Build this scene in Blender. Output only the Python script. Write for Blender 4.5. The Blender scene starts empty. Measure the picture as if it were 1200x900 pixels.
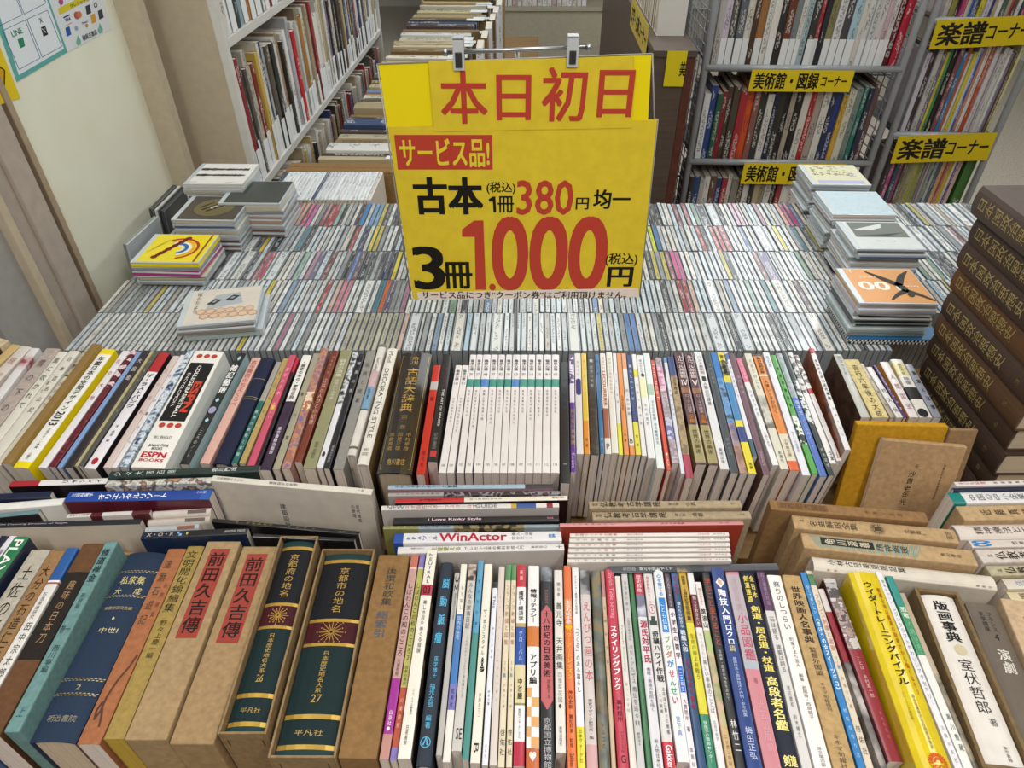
import bpy, bmesh, math, random
from mathutils import Vector, Matrix
random.seed(11)
C = bpy.context.scene.collection
SC = bpy.context.scene

# ------------------------------------------------------------------ camera, light, exposure
F, TH, CZ = 800.0, math.radians(39.48), 1.55      # focal length in pixels of the 1200x900 frame, pitch, eye height
cam_d = bpy.data.cameras.new('camera'); cam = bpy.data.objects.new('camera', cam_d); C.objects.link(cam)
cam_d.sensor_width = 36.0; cam_d.lens = 36.0*F/1200; cam_d.clip_start = 0.02
cam.location = (0, 0, CZ); cam.rotation_euler = (math.pi/2-TH, 0, 0)
SC.camera = cam
vs = SC.view_settings
vs.view_transform = 'Standard'; vs.look = 'None'; vs.gamma = 1.0; vs.use_curve_mapping = False; vs.exposure = -0.08
SC.display_settings.display_device = 'sRGB'
W = bpy.data.worlds.new('world'); SC.world = W; W.use_nodes = True
W.node_tree.nodes['Background'].inputs[0].default_value = (0.93, 0.96, 1.0, 1)
W.node_tree.nodes['Background'].inputs[1].default_value = 0.20

def area(name, loc, sx, sy, power, col=(0.95, 0.98, 1.0)):
    d = bpy.data.lights.new(name, 'AREA'); d.shape = 'RECTANGLE'; d.size = sx; d.size_y = sy; d.energy = power; d.color = col
    o = bpy.data.objects.new(name, d); o.location = loc; C.objects.link(o); return o
for x, y, p, c in [(-1.0, 2.9, 31, 0), (0.35, 2.6, 14, 0), (1.8, 2.9, 26, 0), (-1.0, 0.95, 11, 0), (0.4, 0.85, 8, 0), (1.8, 0.95, 8, 0), (-0.5, -0.6, 25, 1), (0.9, -0.6, 25, 1), (0.2, 4.4, 22, 0), (1.8, 4.6, 20, 0)]:
    area('ceiling_lamp_light', (x, y, 2.62), 0.28 if y < 1 or y in (2.9,) else 0.8, 1.25 if y < 1 or y in (2.9,) else 2.0, p, (1.0, .945, .875) if c else (0.94, 0.985, 1.0))

# ------------------------------------------------------------------ helpers
def lin(h):
    h = h.lstrip('#'); v = [int(h[i:i+2], 16)/255 for i in (0, 2, 4)]
    return tuple(c/12.92 if c <= 0.04045 else ((c+0.055)/1.055)**2.4 for c in v) + (1.0,)

def ray(px, py):
    a, b = (px-600)/F, (py-450)/F
    return Vector((a, math.cos(TH)-b*math.sin(TH), -math.sin(TH)-b*math.cos(TH)))
EYE = Vector((0, 0, CZ))
def on(px, py, p0, n):
    d = ray(px, py); return EYE + d*((p0-EYE).dot(n)/d.dot(n))
def atz(px, py, z): return on(px, py, Vector((0, 0, z)), Vector((0, 0, 1)))
def aty(px, py, y): return on(px, py, Vector((0, y, 0)), Vector((0, 1, 0)))

MATS = {}
def nodemat(key):
    m = bpy.data.materials.new(key[:50]); m.use_nodes = True
    nt = m.node_tree; return m, nt, nt.nodes['Principled BSDF'], nt.nodes.new, nt.links.new
def setb(b, col=None, rough=0.5, coat=0.0, metal=0.0, spec=0.5):
    if col: b.inputs['Base Color'].default_value = col
    b.inputs['Roughness'].default_value = rough; b.inputs['Coat Weight'].default_value = coat
    b.inputs['Metallic'].default_value = metal; b.inputs['Specular IOR Level'].default_value = spec
    b.inputs['Coat Roughness'].default_value = 0.12
def mat(spec, kind='matte'):
    """colour (or 'c1,c2,c3' for a printed picture) + kind of surface -> a node material"""
    key = spec+'|'+kind
    if key in MATS: return MATS[key]
    m, nt, b, N, L = nodemat('mat_'+key)
    if ',' in spec:                                           # printed picture: blotches of its own colours
        cs = spec.split(',')
        tc = N('ShaderNodeTexCoord'); mp = N('ShaderNodeMapping'); s = random.uniform(0, 50)
        mp.inputs['Location'].default_value = (s, s*1.7, 0); L(tc.outputs['Object'], mp.inputs[0])
        n = N('ShaderNodeTexNoise'); n.inputs['Scale'].default_value = 75 if kind != 'big' else 28; n.inputs['Detail'].default_value = 3
        L(mp.outputs[0], n.inputs['Vector'])
        r = N('ShaderNodeValToRGB'); r.color_ramp.interpolation = 'CONSTANT' if kind == 'pattern' else 'LINEAR'
        e = r.color_ramp.elements
        while len(e) < len(cs): e.new(0.5)
        for i, c in enumerate(cs):
            e[i].position = 0.36+0.28*i/max(1, len(cs)-1); e[i].color = lin(c)
        L(n.outputs['Fac'], r.inputs[0]); L(r.outputs[0], b.inputs['Base Color']); setb(b, None, 0.35, 0.3)
    else:
        col = lin(spec)
        ro, co, me = dict(gloss=(.36, .22, 0), matte=(.62, 0, 0), cloth=(.8, 0, 0), card=(.85, 0, 0), metal=(.35, 0, 1), gold=(.35, 0, .6), flat=(.75, 0, 0),
                          plastic=(.25, .4, 0), wood=(.55, .1, 0), ink=(.6, 0, 0), film=(.2, .8, 0)).get(kind, (.6, 0, 0))
        setb(b, col, ro, co, me, .28 if kind in ('matte', 'cloth', 'card', 'flat', 'ink') else .5)
        if kind not in ('ink', 'gold', 'flat'):
            amp = dict(card=.20, cloth=.12, wood=.25, gloss=.05, plastic=.05, metal=.06).get(kind, .09)
            tc = N('ShaderNodeTexCoord'); mp = N('ShaderNodeMapping'); s = random.uniform(0, 50)
            mp.inputs['Location'].default_value = (s, s, s)
            if kind == 'wood': mp.inputs['Scale'].default_value = (1, 12, 12)
            L(tc.outputs['Object'], mp.inputs[0])
            n = N('ShaderNodeTexNoise'); n.inputs['Scale'].default_value = dict(card=140, cloth=400, wood=6).get(kind, 45); n.inputs['Detail'].default_value = 5
            L(mp.outputs[0], n.inputs['Vector'])
            r = N('ShaderNodeMapRange'); r.inputs[1].default_value = .3; r.inputs[2].default_value = .7
            r.inputs[3].default_value = 1-amp; r.inputs[4].default_value = 1+amp*.4; L(n.outputs['Fac'], r.inputs[0])
            mx = N('ShaderNodeMix'); mx.data_type = 'RGBA'; mx.blend_type = 'MULTIPLY'; mx.inputs[0].default_value = 1
            mx.inputs[6].default_value = col; L(r.outputs[0], mx.inputs[7]); L(mx.outputs[2], b.inputs['Base Color'])
            if kind in ('cloth', 'card'):
                bp = N('ShaderNodeBump'); bp.inputs['Strength'].default_value = .25; bp.inputs['Distance'].default_value = .0006
                L(n.outputs['Fac'], bp.inputs['Height']); L(bp.outputs[0], b.inputs['Normal'])
    MATS[key] = m; return m
def pages_mat(spec='e6dccb'):
    key = 'pages'+spec
    if key in MATS: return MATS[key]
    m, nt, b, N, L = nodemat(key)
    tc = N('ShaderNodeTexCoord'); mp = N('ShaderNodeMapping'); mp.inputs['Scale'].default_value = (1400, 6, 6); L(tc.outputs['Object'], mp.inputs[0])
    n = N('ShaderNodeTexNoise'); n.inputs['Scale'].default_value = 1; n.inputs['Detail'].default_value = 2; L(mp.outputs[0], n.inputs['Vector'])
    r = N('ShaderNodeMapRange'); r.inputs[1].default_value = .3; r.inputs[2].default_value = .7; r.inputs[3].default_value = .72; r.inputs[4].default_value = 1.04
    L(n.outputs['Fac'], r.inputs[0])
    mx = N('ShaderNodeMix'); mx.data_type = 'RGBA'; mx.blend_type = 'MULTIPLY'; mx.inputs[0].default_value = 1; mx.inputs[6].default_value = lin(spec)
    L(r.outputs[0], mx.inputs[7]); L(mx.outputs[2], b.inputs['Base Color']); setb(b, None, .85)
    MATS[key] = m; return m
def print_mat(key, many=False, gloss=.4, coat=.3, dens=.5, ink_amount=.8):
    """spine of a small book or case: its own colour (object colour, or a colour per face) under an illegible line of print"""
    if key in MATS: return MATS[key]
    m, nt, b, N, L = nodemat(key)
    oi = N('ShaderNodeObjectInfo')
    if many:
        at = N('ShaderNodeVertexColor'); at.layer_name = 'tint'; col = at.outputs['Color']
    else: col = oi.outputs['Color']
    uv = N('ShaderNodeUVMap'); uv.uv_map = 'UVMap'
    sx = N('ShaderNodeSeparateXYZ'); L(uv.outputs[0], sx.inputs[0])
    rnd = N('ShaderNodeMath'); rnd.operation = 'MULTIPLY'; rnd.inputs[1].default_value = 37; L(oi.outputs['Random'], rnd.inputs[0])
    cb = N('ShaderNodeCombineXYZ')
    for i, (s, k) in enumerate(((sx.outputs[0], 5.0), (sx.outputs[1], 34.0))):
        mu = N('ShaderNodeMath'); mu.operation = 'MULTIPLY_ADD'; mu.inputs[1].default_value = k; L(s, mu.inputs[0]); L(rnd.outputs[0], mu.inputs[2]); L(mu.outputs[0], cb.inputs[i])
    n = N('ShaderNodeTexNoise'); n.inputs['Scale'].default_value = 1.0; n.inputs['Detail'].default_value = 2; L(cb.outputs[0], n.inputs['Vector'])
    n2 = N('ShaderNodeTexNoise'); n2.inputs['Scale'].default_value = .11; n2.inputs['Detail'].default_value = 0; L(cb.outputs[0], n2.inputs['Vector'])
    def m1(op, a, b_, c=None):
        x = N('ShaderNodeMath'); x.operation = op
        for i, v in enumerate((a, b_)):
            if isinstance(v, (int, float)): x.inputs[i].default_value = v
            else: L(v, x.inputs[i])
        return x.outputs[0]
    fr = m1('FRACT', sx.outputs[0], 0.0)
    mid = m1('LESS_THAN', m1('ABSOLUTE', m1('SUBTRACT', fr, .5), 0), .27)
    msk = m1('MULTIPLY', m1('MULTIPLY', m1('GREATER_THAN', n.outputs['Fac'], .5), mid), m1('GREATER_THAN', n2.outputs['Fac'], dens))
    # ink: dark on light spines, pale on dark ones
    bw = N('ShaderNodeRGBToBW'); L(col, bw.inputs[0])
    ink = N('ShaderNodeMix'); ink.data_type = 'RGBA'; ink.inputs[6].default_value = (.75, .72, .65, 1); ink.inputs[7].default_value = (.05, .05, .06, 1)
    L(m1('GREATER_THAN', bw.outputs[0], .16), ink.inputs[0])
    mx = N('ShaderNodeMix'); mx.data_type = 'RGBA'; L(m1('MULTIPLY', msk, ink_amount), mx.inputs[0]); L(col, mx.inputs[6]); L(ink.outputs[2], mx.inputs[7])
    L(mx.outputs[2], b.inputs['Base Color']); setb(b, None, gloss, coat)
    MATS[key] = m; return m

def link(name, me, mats, parent=None, M=None):
    o = bpy.data.objects.new(name, me); C.objects.link(o)
    for m in mats: me.materials.append(m)
    if parent is not None: o.parent = parent
    if M is not None: o.matrix_local = M
    return o
def tag(o, label, cat=None, group=None, kind=None):
    if label: o['label'] = label
    if cat: o['category'] = cat
    if group: o['group'] = group
    if kind: o['kind'] = kind
    return o
def empty(name, M, label, cat, group=None):
    o = bpy.data.objects.new(name, None); o.empty_display_size = .02; C.objects.link(o); o.matrix_world = M
    return tag(o, label, cat, group)

class MB:
    """gathers vertices and faces of one mesh"""
    def __init__(s): s.v = []; s.f = []; s.m = []; s.sm = []; s.mats = []; s.uv = {}; s.col = {}
    def mi(s, m):
        if m not in s.mats: s.mats.append(m)
        return s.mats.index(m)
    def face(s, pts, m, smooth=False):
        i = len(s.v); s.v += [tuple(p) for p in pts]; s.f.append(list(range(i, i+len(pts)))); s.m.append(s.mi(m)); s.sm.append(smooth)
        return len(s.f)-1
    def box(s, c0, c1, m, M=None, bev=0.0):
        bm = bmesh.new(); bmesh.ops.create_cube(bm, size=1)
        c0, c1 = Vector(c0), Vector(c1); sz = c1-c0; ce = (c0+c1)/2
        for v in bm.verts: v.co = Vector((v.co.x*sz.x, v.co.y*sz.y, v.co.z*sz.z))+ce
        if bev > 0: bmesh.ops.bevel(bm, geom=bm.edges[:], offset=min(bev, .45*min(abs(sz.x), abs(sz.y), abs(sz.z))), segments=2, affect='EDGES', profile=.6)
        s.add(bm, m, M); bm.free()
    def add(s, bm, m, M=None, smooth=False):
        bm.verts.index_update(); i0 = len(s.v)
        for v in bm.verts: s.v.append(tuple(M @ v.co) if M else tuple(v.co))
        k = s.mi(m)
        for f in bm.faces: s.f.append([i0+v.index for v in f.verts]); s.m.append(k); s.sm.append(smooth)
    def tube(s, pts, r, m, seg=8, closed=False):
        pts = [Vector(p) for p in pts]; rings = []; n = len(pts)
        for i, p in enumerate(pts):
            a = pts[i-1] if (i or closed) else p; b = pts[(i+1) % n] if (i < n-1 or closed) else p
            t = (b-a).normalized(); q = t.to_track_quat('Z', 'Y')
            rings.append([p+q @ Vector((r*math.cos(6.28319*k/seg), r*math.sin(6.28319*k/seg), 0)) for k in range(seg)])
        i0 = len(s.v); k_ = s.mi(m)
        for R in rings: s.v += [tuple(p) for p in R]
        for i in range(n-1 if not closed else n):
            for k in range(seg):
                a = i0+i*seg; b = i0+((i+1) % n)*seg
                s.f.append([a+k, a+(k+1) % seg, b+(k+1) % seg, b+k]); s.m.append(k_); s.sm.append(True)
        if not closed:
            s.f.append([i0+k for k in range(seg)][::-1]); s.m.append(k_); s.sm.append(False)
            s.f.append([i0+(n-1)*seg+k for k in range(seg)]); s.m.append(k_); s.sm.append(False)
    def mesh(s, name='mesh'):
        me = bpy.data.meshes.new(name); me.from_pydata(s.v, [], s.f)
        for m in s.mats: me.materials.append(m)
        me.polygons.foreach_set('material_index', s.m); me.polygons.foreach_set('use_smooth', s.sm)
        if s.uv:
            u = me.uv_layers.new(name='UVMap')
            for fi, uvs in s.uv.items():
                for li, q in zip(me.polygons[fi].loop_indices, uvs): u.data[li].uv = q
        if s.col:
            a = me.color_attributes.new('tint', 'FLOAT_COLOR', 'CORNER')
            for fi, c in s.col.items():
                for li in me.polygons[fi].loop_indices: a.data[li].color = c
        me.update(); return me
    def build(s, name, parent=None, M=None):
        me = s.mesh(name); o = bpy.data.objects.new(name, me); C.objects.link(o)
        if parent is not None: o.parent = parent
        if M is not None:
            if parent is None: o.matrix_world = M
            else: o.matrix_local = M
        return o

# ------------------------------------------------------------------ lettering
GL = {}
DG = None
def glyph(s, off):
    k = (s, off)
    if k not in GL:
        c = bpy.data.curves.new('glyph', 'FONT'); c.body = s; c.size = 1; c.resolution_u = 5 if len(s) == 1 and ord(s) < 128 else 2; c.offset = off; c.dimensions = '2D'; c.fill_mode = 'BOTH'
        o = bpy.data.objects.new('glyph', c); C.objects.link(o)
        me = bpy.data.meshes.new_from_object(o.evaluated_get(bpy.context.evaluated_depsgraph_get()))
        GL[k] = ([(v.co.x, v.co.y) for v in me.vertices], [list(p.vertices) for p in me.polygons])
        bpy.data.meshes.remove(me); bpy.data.objects.remove(o); bpy.data.curves.remove(c)
    return GL[k]
def put(mb, s, off, m, O, X, Y, sx, sy, org, fn=None):
    """one glyph run: org (em units) goes to O, em x along X*sx, em y along Y*sy"""
    vs, fs = glyph(s, 0.0); k = mb.mi(m)                    # heavier weights: the same outline struck a few times, slightly apart
    e = max(0.0, off-.006)
    N_ = X.cross(Y).normalized()
    for q, (dx, dy) in enumerate([(0, 0)] if e < .008 else [(-e, -e*.6), (e, -e*.6), (-e, e*.6), (e, e*.6)] if e < .03 else [(-e, -e*.6), (e, -e*.6), (-e, e*.6), (e, e*.6), (0, 0), (-e, 0), (e, 0)]):
        i0 = len(mb.v)
        for x, y in vs:
            p = O + X*((x+dx-org[0])*sx) + Y*((y+dy-org[1])*sy)
            if fn: p = fn(p)
            p = p + N_*(q*4e-5)
            mb.v.append(tuple(p))
        for f in fs: mb.f.append([i0+j for j in f]); mb.m.append(k); mb.sm.append(False)
VERT = {'ー': '｜', '-': '｜', '（': '︵', '）': '︶', '(': '︵', ')': '︶', '「': '﹁', '」': '﹂', '《': '︽', '》': '︾'}
def vtext(mb, s, m, O, X, Y, w, h, off=.012, fn=None):
    """upright characters one under another: O = top middle of the column, w = widest character, h = column height"""
    n = len(s); cell = h/n; cw = min(w, cell*1.25); ch = min(cell*.96, cw*1.5)
    for i, c in enumerate(s):
        if c == ' ' or c == '　': continue
        c = VERT.get(c, c); latin = ord(c) < 128
        O2 = O - Y*(cell*(i+.5))
        if latin:
            vs, _ = glyph(c, 0.0); xs = [p[0] for p in vs] or [0]; put(mb, c, off, m, O2, X, Y, cw*.95, ch, ((min(xs)+max(xs))/2, .35), fn)
        else: put(mb, c, off, m, O2, X, Y, cw, ch, (.5, .37), fn)
def htext(mb, s, m, O, X, Y, w, h, off=.012, fn=None, em=False):
    """one line of text fitted to the box w x h whose lower left corner is O"""
    vs, _ = glyph(s, 0.0)
    if not vs: return
    xs = [p[0] for p in vs]; ys = [p[1] for p in vs]; x0, x1, y0, y1 = min(xs), max(xs), min(ys), max(ys)
    put(mb, s, off, m, O, X, Y, w/max(1e-6, x1-x0), h/max(1e-6, y1-y0), (x0, y0), fn)

# ------------------------------------------------------------------ one book
def panel(mb, sp, T, L, u0, u1, t0, t1, m, dz=0.0, s=0.0, n=6):
    """printed block on a spine, in strips that follow its rounding; t from head to tail, s slants it"""
    for i in range(n):
        a, b = u0+(u1-u0)*i/n, u0+(u1-u0)*(i+1)/n; sa, sb = s*(a-u0), s*(b-u0)
        mb.face([sp(Vector((u*T, L/2-t*L, 0)))+Vector((0, 0, dz)) for u, t in ((a, t1+sa), (b, t1+sb), (b, t0+sb), (a, t0+sa))], m)
def frame_of(P0, P1, up):
    d = (P1-P0); L = d.length; d.normalize(); n = (up - d*up.dot(d)).normalized(); x = n.cross(d)
    return x, -d, n, L
def profile(T, H, th, b, r):
    """outer line of a cover from the left fore-edge over the spine to the right one, as (u, w)"""
    p = [(-T/2, -H)]; n = 6; rr = min(r, T*.3)
    for i in range(n+1):
        u = -T/2+rr*.0+T*i/n; q = u/(T/2)
        w = -b*q*q
        if i in (0, n): w -= rr
        p.append((u, w))
    if rr > 0:
        p.insert(2, (-T/2+rr*.25, -b-rr*.25)); p.insert(-1, (T/2-rr*.25, -b-rr*.25))
    p.append((T/2, -H)); return p
def book(label, P0, P1, T, H, col, segs=(), texts=(), up=Vector((0, 0, 1)), style='paper', kind=None, side=None, pages='ece0d5', sidetext=(), name='book', cat='book', group=None, shrink=.975, extra=None, plabel=None):
    """P0 head end, P1 tail end of the spine's middle line; T thickness, H board width. style: paper, hard, box (closed carton)"""
    x, y, n, L = frame_of(P0, P1, up); T *= shrink
    base = (P0+P1)/2 - n*H
    M = Matrix(((x.x, y.x, n.x, base.x), (x.y, y.y, n.y, base.y), (x.z, y.z, n.z, base.z), (0, 0, 0, 1)))
    root = empty(name, M, label, cat, group)
    kind = kind or dict(paper='gloss', hard='matte', box='card', cloth='cloth')[style]
    hard = style in ('hard', 'cloth'); th = .0022 if hard else .0006
    b = min(.12*T, .004) if hard else min(.03*T, .0008); r = .0018 if hard else .0010
    th = min(th, T*.2)
    cm = mat(col, kind if ',' not in col else 'photo'); sm_ = mat(side, kind if ',' not in side else 'big') if side else cm
    mb = MB(); h0, h1 = L/2, -L/2                          # local: z = 0 fore-edge, z = H spine
    if style == 'box':
        mb.box((-T/2, h1, 0), (T/2, h0, H), cm, None, .0022); b = 0
        prof = None
        for (t0, t1, c, *k) in segs:
            km = mat(c, k[0] if k else 'matte'); a0, a1 = h0-t0*L, h0-t1*L; e = .0004
            w0 = k[1]*T/2 if len(k) > 1 else T/2-.002
            mb.face([(-w0, a1, H+e), (w0, a1, H+e), (w0, a0, H+e), (-w0, a0, H+e)], km)
    else:
        prof = profile(T, H, th, b, r)
        inn = [(max(-T/2+th, min(T/2-th, u)), w-th if 0 < i < len(prof)-1 else w) for i, (u, w) in enumerate(prof)]
        cuts = sorted({0.0, 1.0} | {t for s_ in segs for t in s_[:2]})
        for a, c in zip(cuts, cuts[1:]):
            mid = (a+c)/2; sc = cm
            for s_ in segs:
                if s_[0] <= mid <= s_[1]: sc = mat(s_[2], (s_[3] if len(s_) > 3 else kind) if ',' not in s_[2] else (s_[3] if len(s_) > 3 else 'photo'))
            ya, yc = h0-a*L, h0-c*L
            for i in range(len(prof)-1):
                (u0, w0), (u1, w1) = prof[i], prof[i+1]
                sidef = i == 0 or i == len(prof)-2
                mm = (sm_ if side else (sc if style == 'paper' and not side else cm)) if sidef else sc
                mb.face([(u0, yc, H+w0), (u1, yc, H+w1), (u1, ya, H+w1), (u0, ya, H+w0)], mm, not sidef)
        for ye, fl in ((h0, 1), (h1, 0)):
            for i in range(len(prof)-1):
                q = [(prof[i][0], ye, H+prof[i][1]), (prof[i+1][0], ye, H+prof[i+1][1]), (inn[i+1][0], ye, H+inn[i+1][1]), (inn[i][0], ye, H+inn[i][1])]
                mb.face(q if fl else q[::-1], cm)
        for i in range(len(prof)-1):
            mb.face([(inn[i][0], h0, H+inn[i][1]), (inn[i+1][0], h0, H+inn[i+1][1]), (inn[i+1][0], h1, H+inn[i+1][1]), (inn[i][0], h1, H+inn[i][1])], cm)
        for a, q in ((prof[0], inn[0]), (inn[-1], prof[-1])):
            mb.face([(a[0], h0, H+a[1]), (q[0], h0, H+q[1]), (q[0], h1, H+q[1]), (a[0], h1, H+a[1])], cm)
    def onspine(p):
        u = p.x/(T/2); return Vector((p.x, p.y, H - b*min(1, u*u) + .00045))
    X, Y = Vector((1, 0, 0)), Vector((0, 1, 0))
    for t in texts:
        s, t0, t1, xc, w, c = t[:6]; mode = t[6] if len(t) > 6 else 'v'; off = t[7] if len(t) > 7 else .012
        im = mat(c, 'gold' if c in ('c9a24a', 'd8b860', 'caa75a', 'e0c070') else 'ink')
        if mode == 'v': vtext(mb, s, im, Vector((xc*T, h0-t0*L, 0)), X, Y, w*T, (t1-t0)*L, off, onspine)
        elif mode == 'h':                                 # upright line across the spine
            htext(mb, s, im, Vector(((xc-w/2)*T, h0-t1*L, 0)), X, Y, w*T, (t1-t0)*L, off, onspine)
        elif mode == 'r':                                 # runs from head to tail, letter tops to the right
            htext(mb, s, im, Vector(((xc-w/2)*T, h0-t0*L, 0)), -Y, X, (t1-t0)*L, w*T, off, onspine)
        elif mode == 'l':                                 # runs from tail to head
            htext(mb, s, im, Vector(((xc+w/2)*T, h0-t1*L, 0)), Y, -X, (t1-t0)*L, w*T, off, onspine)
        elif mode == 'dot':
            rr = w*T/2; k = [(xc*T+rr*math.cos(a*.3927), h0-t0*L+rr*1.0*math.sin(a*.3927)) for a in range(16)]
            mb.face([onspine(Vector((p[0], p[1], 0))) for p in k], im)
    for (s, fx, fz, w, h, c, mode) in sidetext:           # on the board that faces u < 0 ; fx along head->tail, fz up from fore-edge
        im = mat(c, 'ink'); O = Vector((-T/2-.0004, h0-fx*L, fz*H))
        if mode == 'v': vtext(mb, s, im, O, -Y, Vector((0, 0, 1)), w, h)
        else: htext(mb, s, im, O, -Y, Vector((0, 0, 1)), w, h)
    if extra: extra(mb, T, L, H, onspine)
    mb.build('cover' if style != 'box' else 'carton', root)
    if style != 'box':
        ins = .003 if hard else .0004; pb = MB()
        pb.box((-T/2+th+.0001, h1+ins, ins), (T/2-th-.0001, h0-ins, H-b-th-r-.0004), pages_mat(pages))
        o = pb.build('page_block', root)
        if plabel: o['label'] = plabel
    return root
# ------------------------------------------------------------------ room shell and tables
def struct(name, mb): o = mb.build(name); o['kind'] = 'structure'; return o
YAW = math.radians(-1.77)                                    # the shop's long direction leans a little to the right of the view
RZ = Matrix.Rotation(YAW, 4, 'Z')
def sbox(name, c0, c1, m, bev=0, M=RZ, parent=None):
    mb = MB(); mb.box(c0, c1, m, None, bev); o = mb.build(name, parent, M if parent is None else None); return o
fl = mat('b3a797', 'wood'); wl = mat('d9d8c6', 'matte')
m_, nt_, b_, N_, L_ = nodemat('floor'); 
tc_ = N_('ShaderNodeTexCoord'); nz = N_('ShaderNodeTexNoise'); nz.inputs['Scale'].default_value = 120; nz.inputs['Detail'].default_value = 4; L_(tc_.outputs['Object'], nz.inputs['Vector'])
rp = N_('ShaderNodeValToRGB'); rp.color_ramp.elements[0].position = .35; rp.color_ramp.elements[0].color = lin('8f867a'); rp.color_ramp.elements[1].position = .6; rp.color_ramp.elements[1].color = lin('b9b0a2')
L_(nz.outputs['Fac'], rp.inputs[0]); L_(rp.outputs[0], b_.inputs['Base Color']); setb(b_, None, .5)
o = sbox('floor', (-2.6, -1.2, -.05), (4.2, 8.4, 0), m_); o['kind'] = 'structure'
o = sbox('ceiling', (-2.6, -1.2, 2.72), (4.2, 8.4, 2.77), mat('e4e4de')); o['kind'] = 'structure'
o = sbox('wall_back', (-2.6, 8.3, 0), (4.2, 8.4, 2.72), mat('cfcabb')); o['kind'] = 'structure'
o = sbox('wall_right', (4.1, -1.2, 0), (4.2, 8.3, 2.72), mat('cfcabb')); o['kind'] = 'structure'
# wall beside the discs; greenish cream, ageing along its far edge
m_, nt_, b_, N_, L_ = nodemat('wall_paint')
tc_ = N_('ShaderNodeTexCoord'); nz = N_('ShaderNodeTexNoise'); nz.inputs['Scale'].default_value = 3.5; nz.inputs['Detail'].default_value = 6; L_(tc_.outputs['Object'], nz.inputs['Vector'])
rp = N_('ShaderNodeValToRGB'); rp.color_ramp.elements[0].position = .3; rp.color_ramp.elements[0].color = lin('e4e1cc'); rp.color_ramp.elements[1].position = .65; rp.color_ramp.elements[1].color = lin('ebeede')
L_(nz.outputs['Fac'], rp.inputs[0]); L_(rp.outputs[0], b_.inputs['Base Color']); setb(b_, None, .6)
XW = -.985
o = sbox('wall_left', (XW-.1, 1.30, 0), (XW, 1.765, 2.72), m_); o['kind'] = 'structure'
o = sbox('trim_1', (XW-.1, 1.7652, 0), (XW+.055, 1.80, 2.72), mat('c0b49c')); o['kind'] = 'structure'       # tan post at the wall's end
# metal frame and grey panel at the near end of the wall
fm = mat('b3a79b', 'matte')
for i, (y0, y1, x1, c) in enumerate(((1.283, 1.2998, .004, 'a8957e'), (1.262, 1.2828, -.035, '4c4438'), (1.205, 1.2618, .010, 'b3a79b'), (1.165, 1.2048, .001, 'aca094'), (1.145, 1.1648, .006, 'c2b49c'))):
    o = sbox('trim_%d' % (i+2), (XW-.08, y0, 0), (XW+x1, y1, 2.72), mat(c), .002); o['kind'] = 'structure'
dmb = MB(); dmb.box((XW-.08, 1.03, 0), (XW-.012, 1.1448, 2.72), mat('a19e9a')); dmb.box((XW-.012, 1.075, 1.00), (XW-.009, 1.09, 1.05), mat('8a8682'))
o = dmb.build('door_1', None, RZ); o['kind'] = 'structure'
o = sbox('trim_7', (XW-.08, .55, 0), (XW-.03, 1.0298, 2.72), mat('7d746b')); o['kind'] = 'structure'

wood = mat('b08d5f', 'wood'); dwood = mat('8a6a47', 'wood')
def table(label, x0, x1, y0, y1, zt):
    t = empty('display_table', RZ @ Matrix.Translation((0, (y0+y1)/2, 0)), label, 'table'); yc = (y0+y1)/2
    mb = MB(); mb.box((x0, y0-yc, zt-.03), (x1, y1-yc, zt), wood, None, .002); mb.build('table_top', t)
    for a in (x0+.05, x1-.05):
        for b in (y0-yc+.05, y1-yc-.05):
            mb = MB(); mb.box((a-.025, b-.025, 0), (a+.025, b+.025, zt-.0305), wood, None, .003); mb.build('leg', t)
table('low wooden display table that carries the rows of used books', -.80, 1.28, .17, .995, .575)
table('wooden display table that carries the rows of disc cases', -.93, 1.42, .998, 1.865, .650)
def riser(name, label, x0, x1, y0, y1, z0, z1, m):
    mb = MB(); mb.box((x0, y0, z0), (x1, y1, z1), m, None, .001); return tag(mb.build(name, None, RZ), label, 'riser board')
riser('riser_board', 'wooden board under the second book row', -.79, 1.27, .700, .968, .5755, .6095, wood)
riser('divider_board', 'light wooden divider board behind the old hardcovers of the front row', -.74, -.56, .594, .599, .5755, .722, mat('b48b58', 'wood'))

# ------------------------------------------------------------------ the two rows of books that stand spine up
Z3 = .765; UP = Vector((0, 0, 1))
N2 = Vector((0, -.105, 1)).normalized(); O2 = Vector((0, .71, .793))
jobs = []
def stand(row, bk, fr, label, col, segs=(), texts=(), dz=0.0, H=None, **k):
    """bk = (x0, x1, y) pixels of the spine's head edge, fr = the same of its tail edge, on the plane of the row"""
    if row == 3: p0, n = Vector((0, 0, Z3+dz)), UP; H = H or .186+dz
    else: p0, n = O2+N2*dz, N2; H = H or .172+dz
    a, b = on(bk[0], bk[2], p0, n), on(bk[1], bk[2], p0, n); c, d = on(fr[0], fr[2], p0, n), on(fr[1], fr[2], p0, n)
    P0, P1 = (a+b)/2, (c+d)/2; dr = (P1-P0).normalized(); xx = n.cross(dr)
    T = (abs((b-a).dot(xx))+abs((d-c).dot(xx)))/2
    jobs.append([row, P0, P1, T, n, H, label, col, segs, texts, k])
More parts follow.
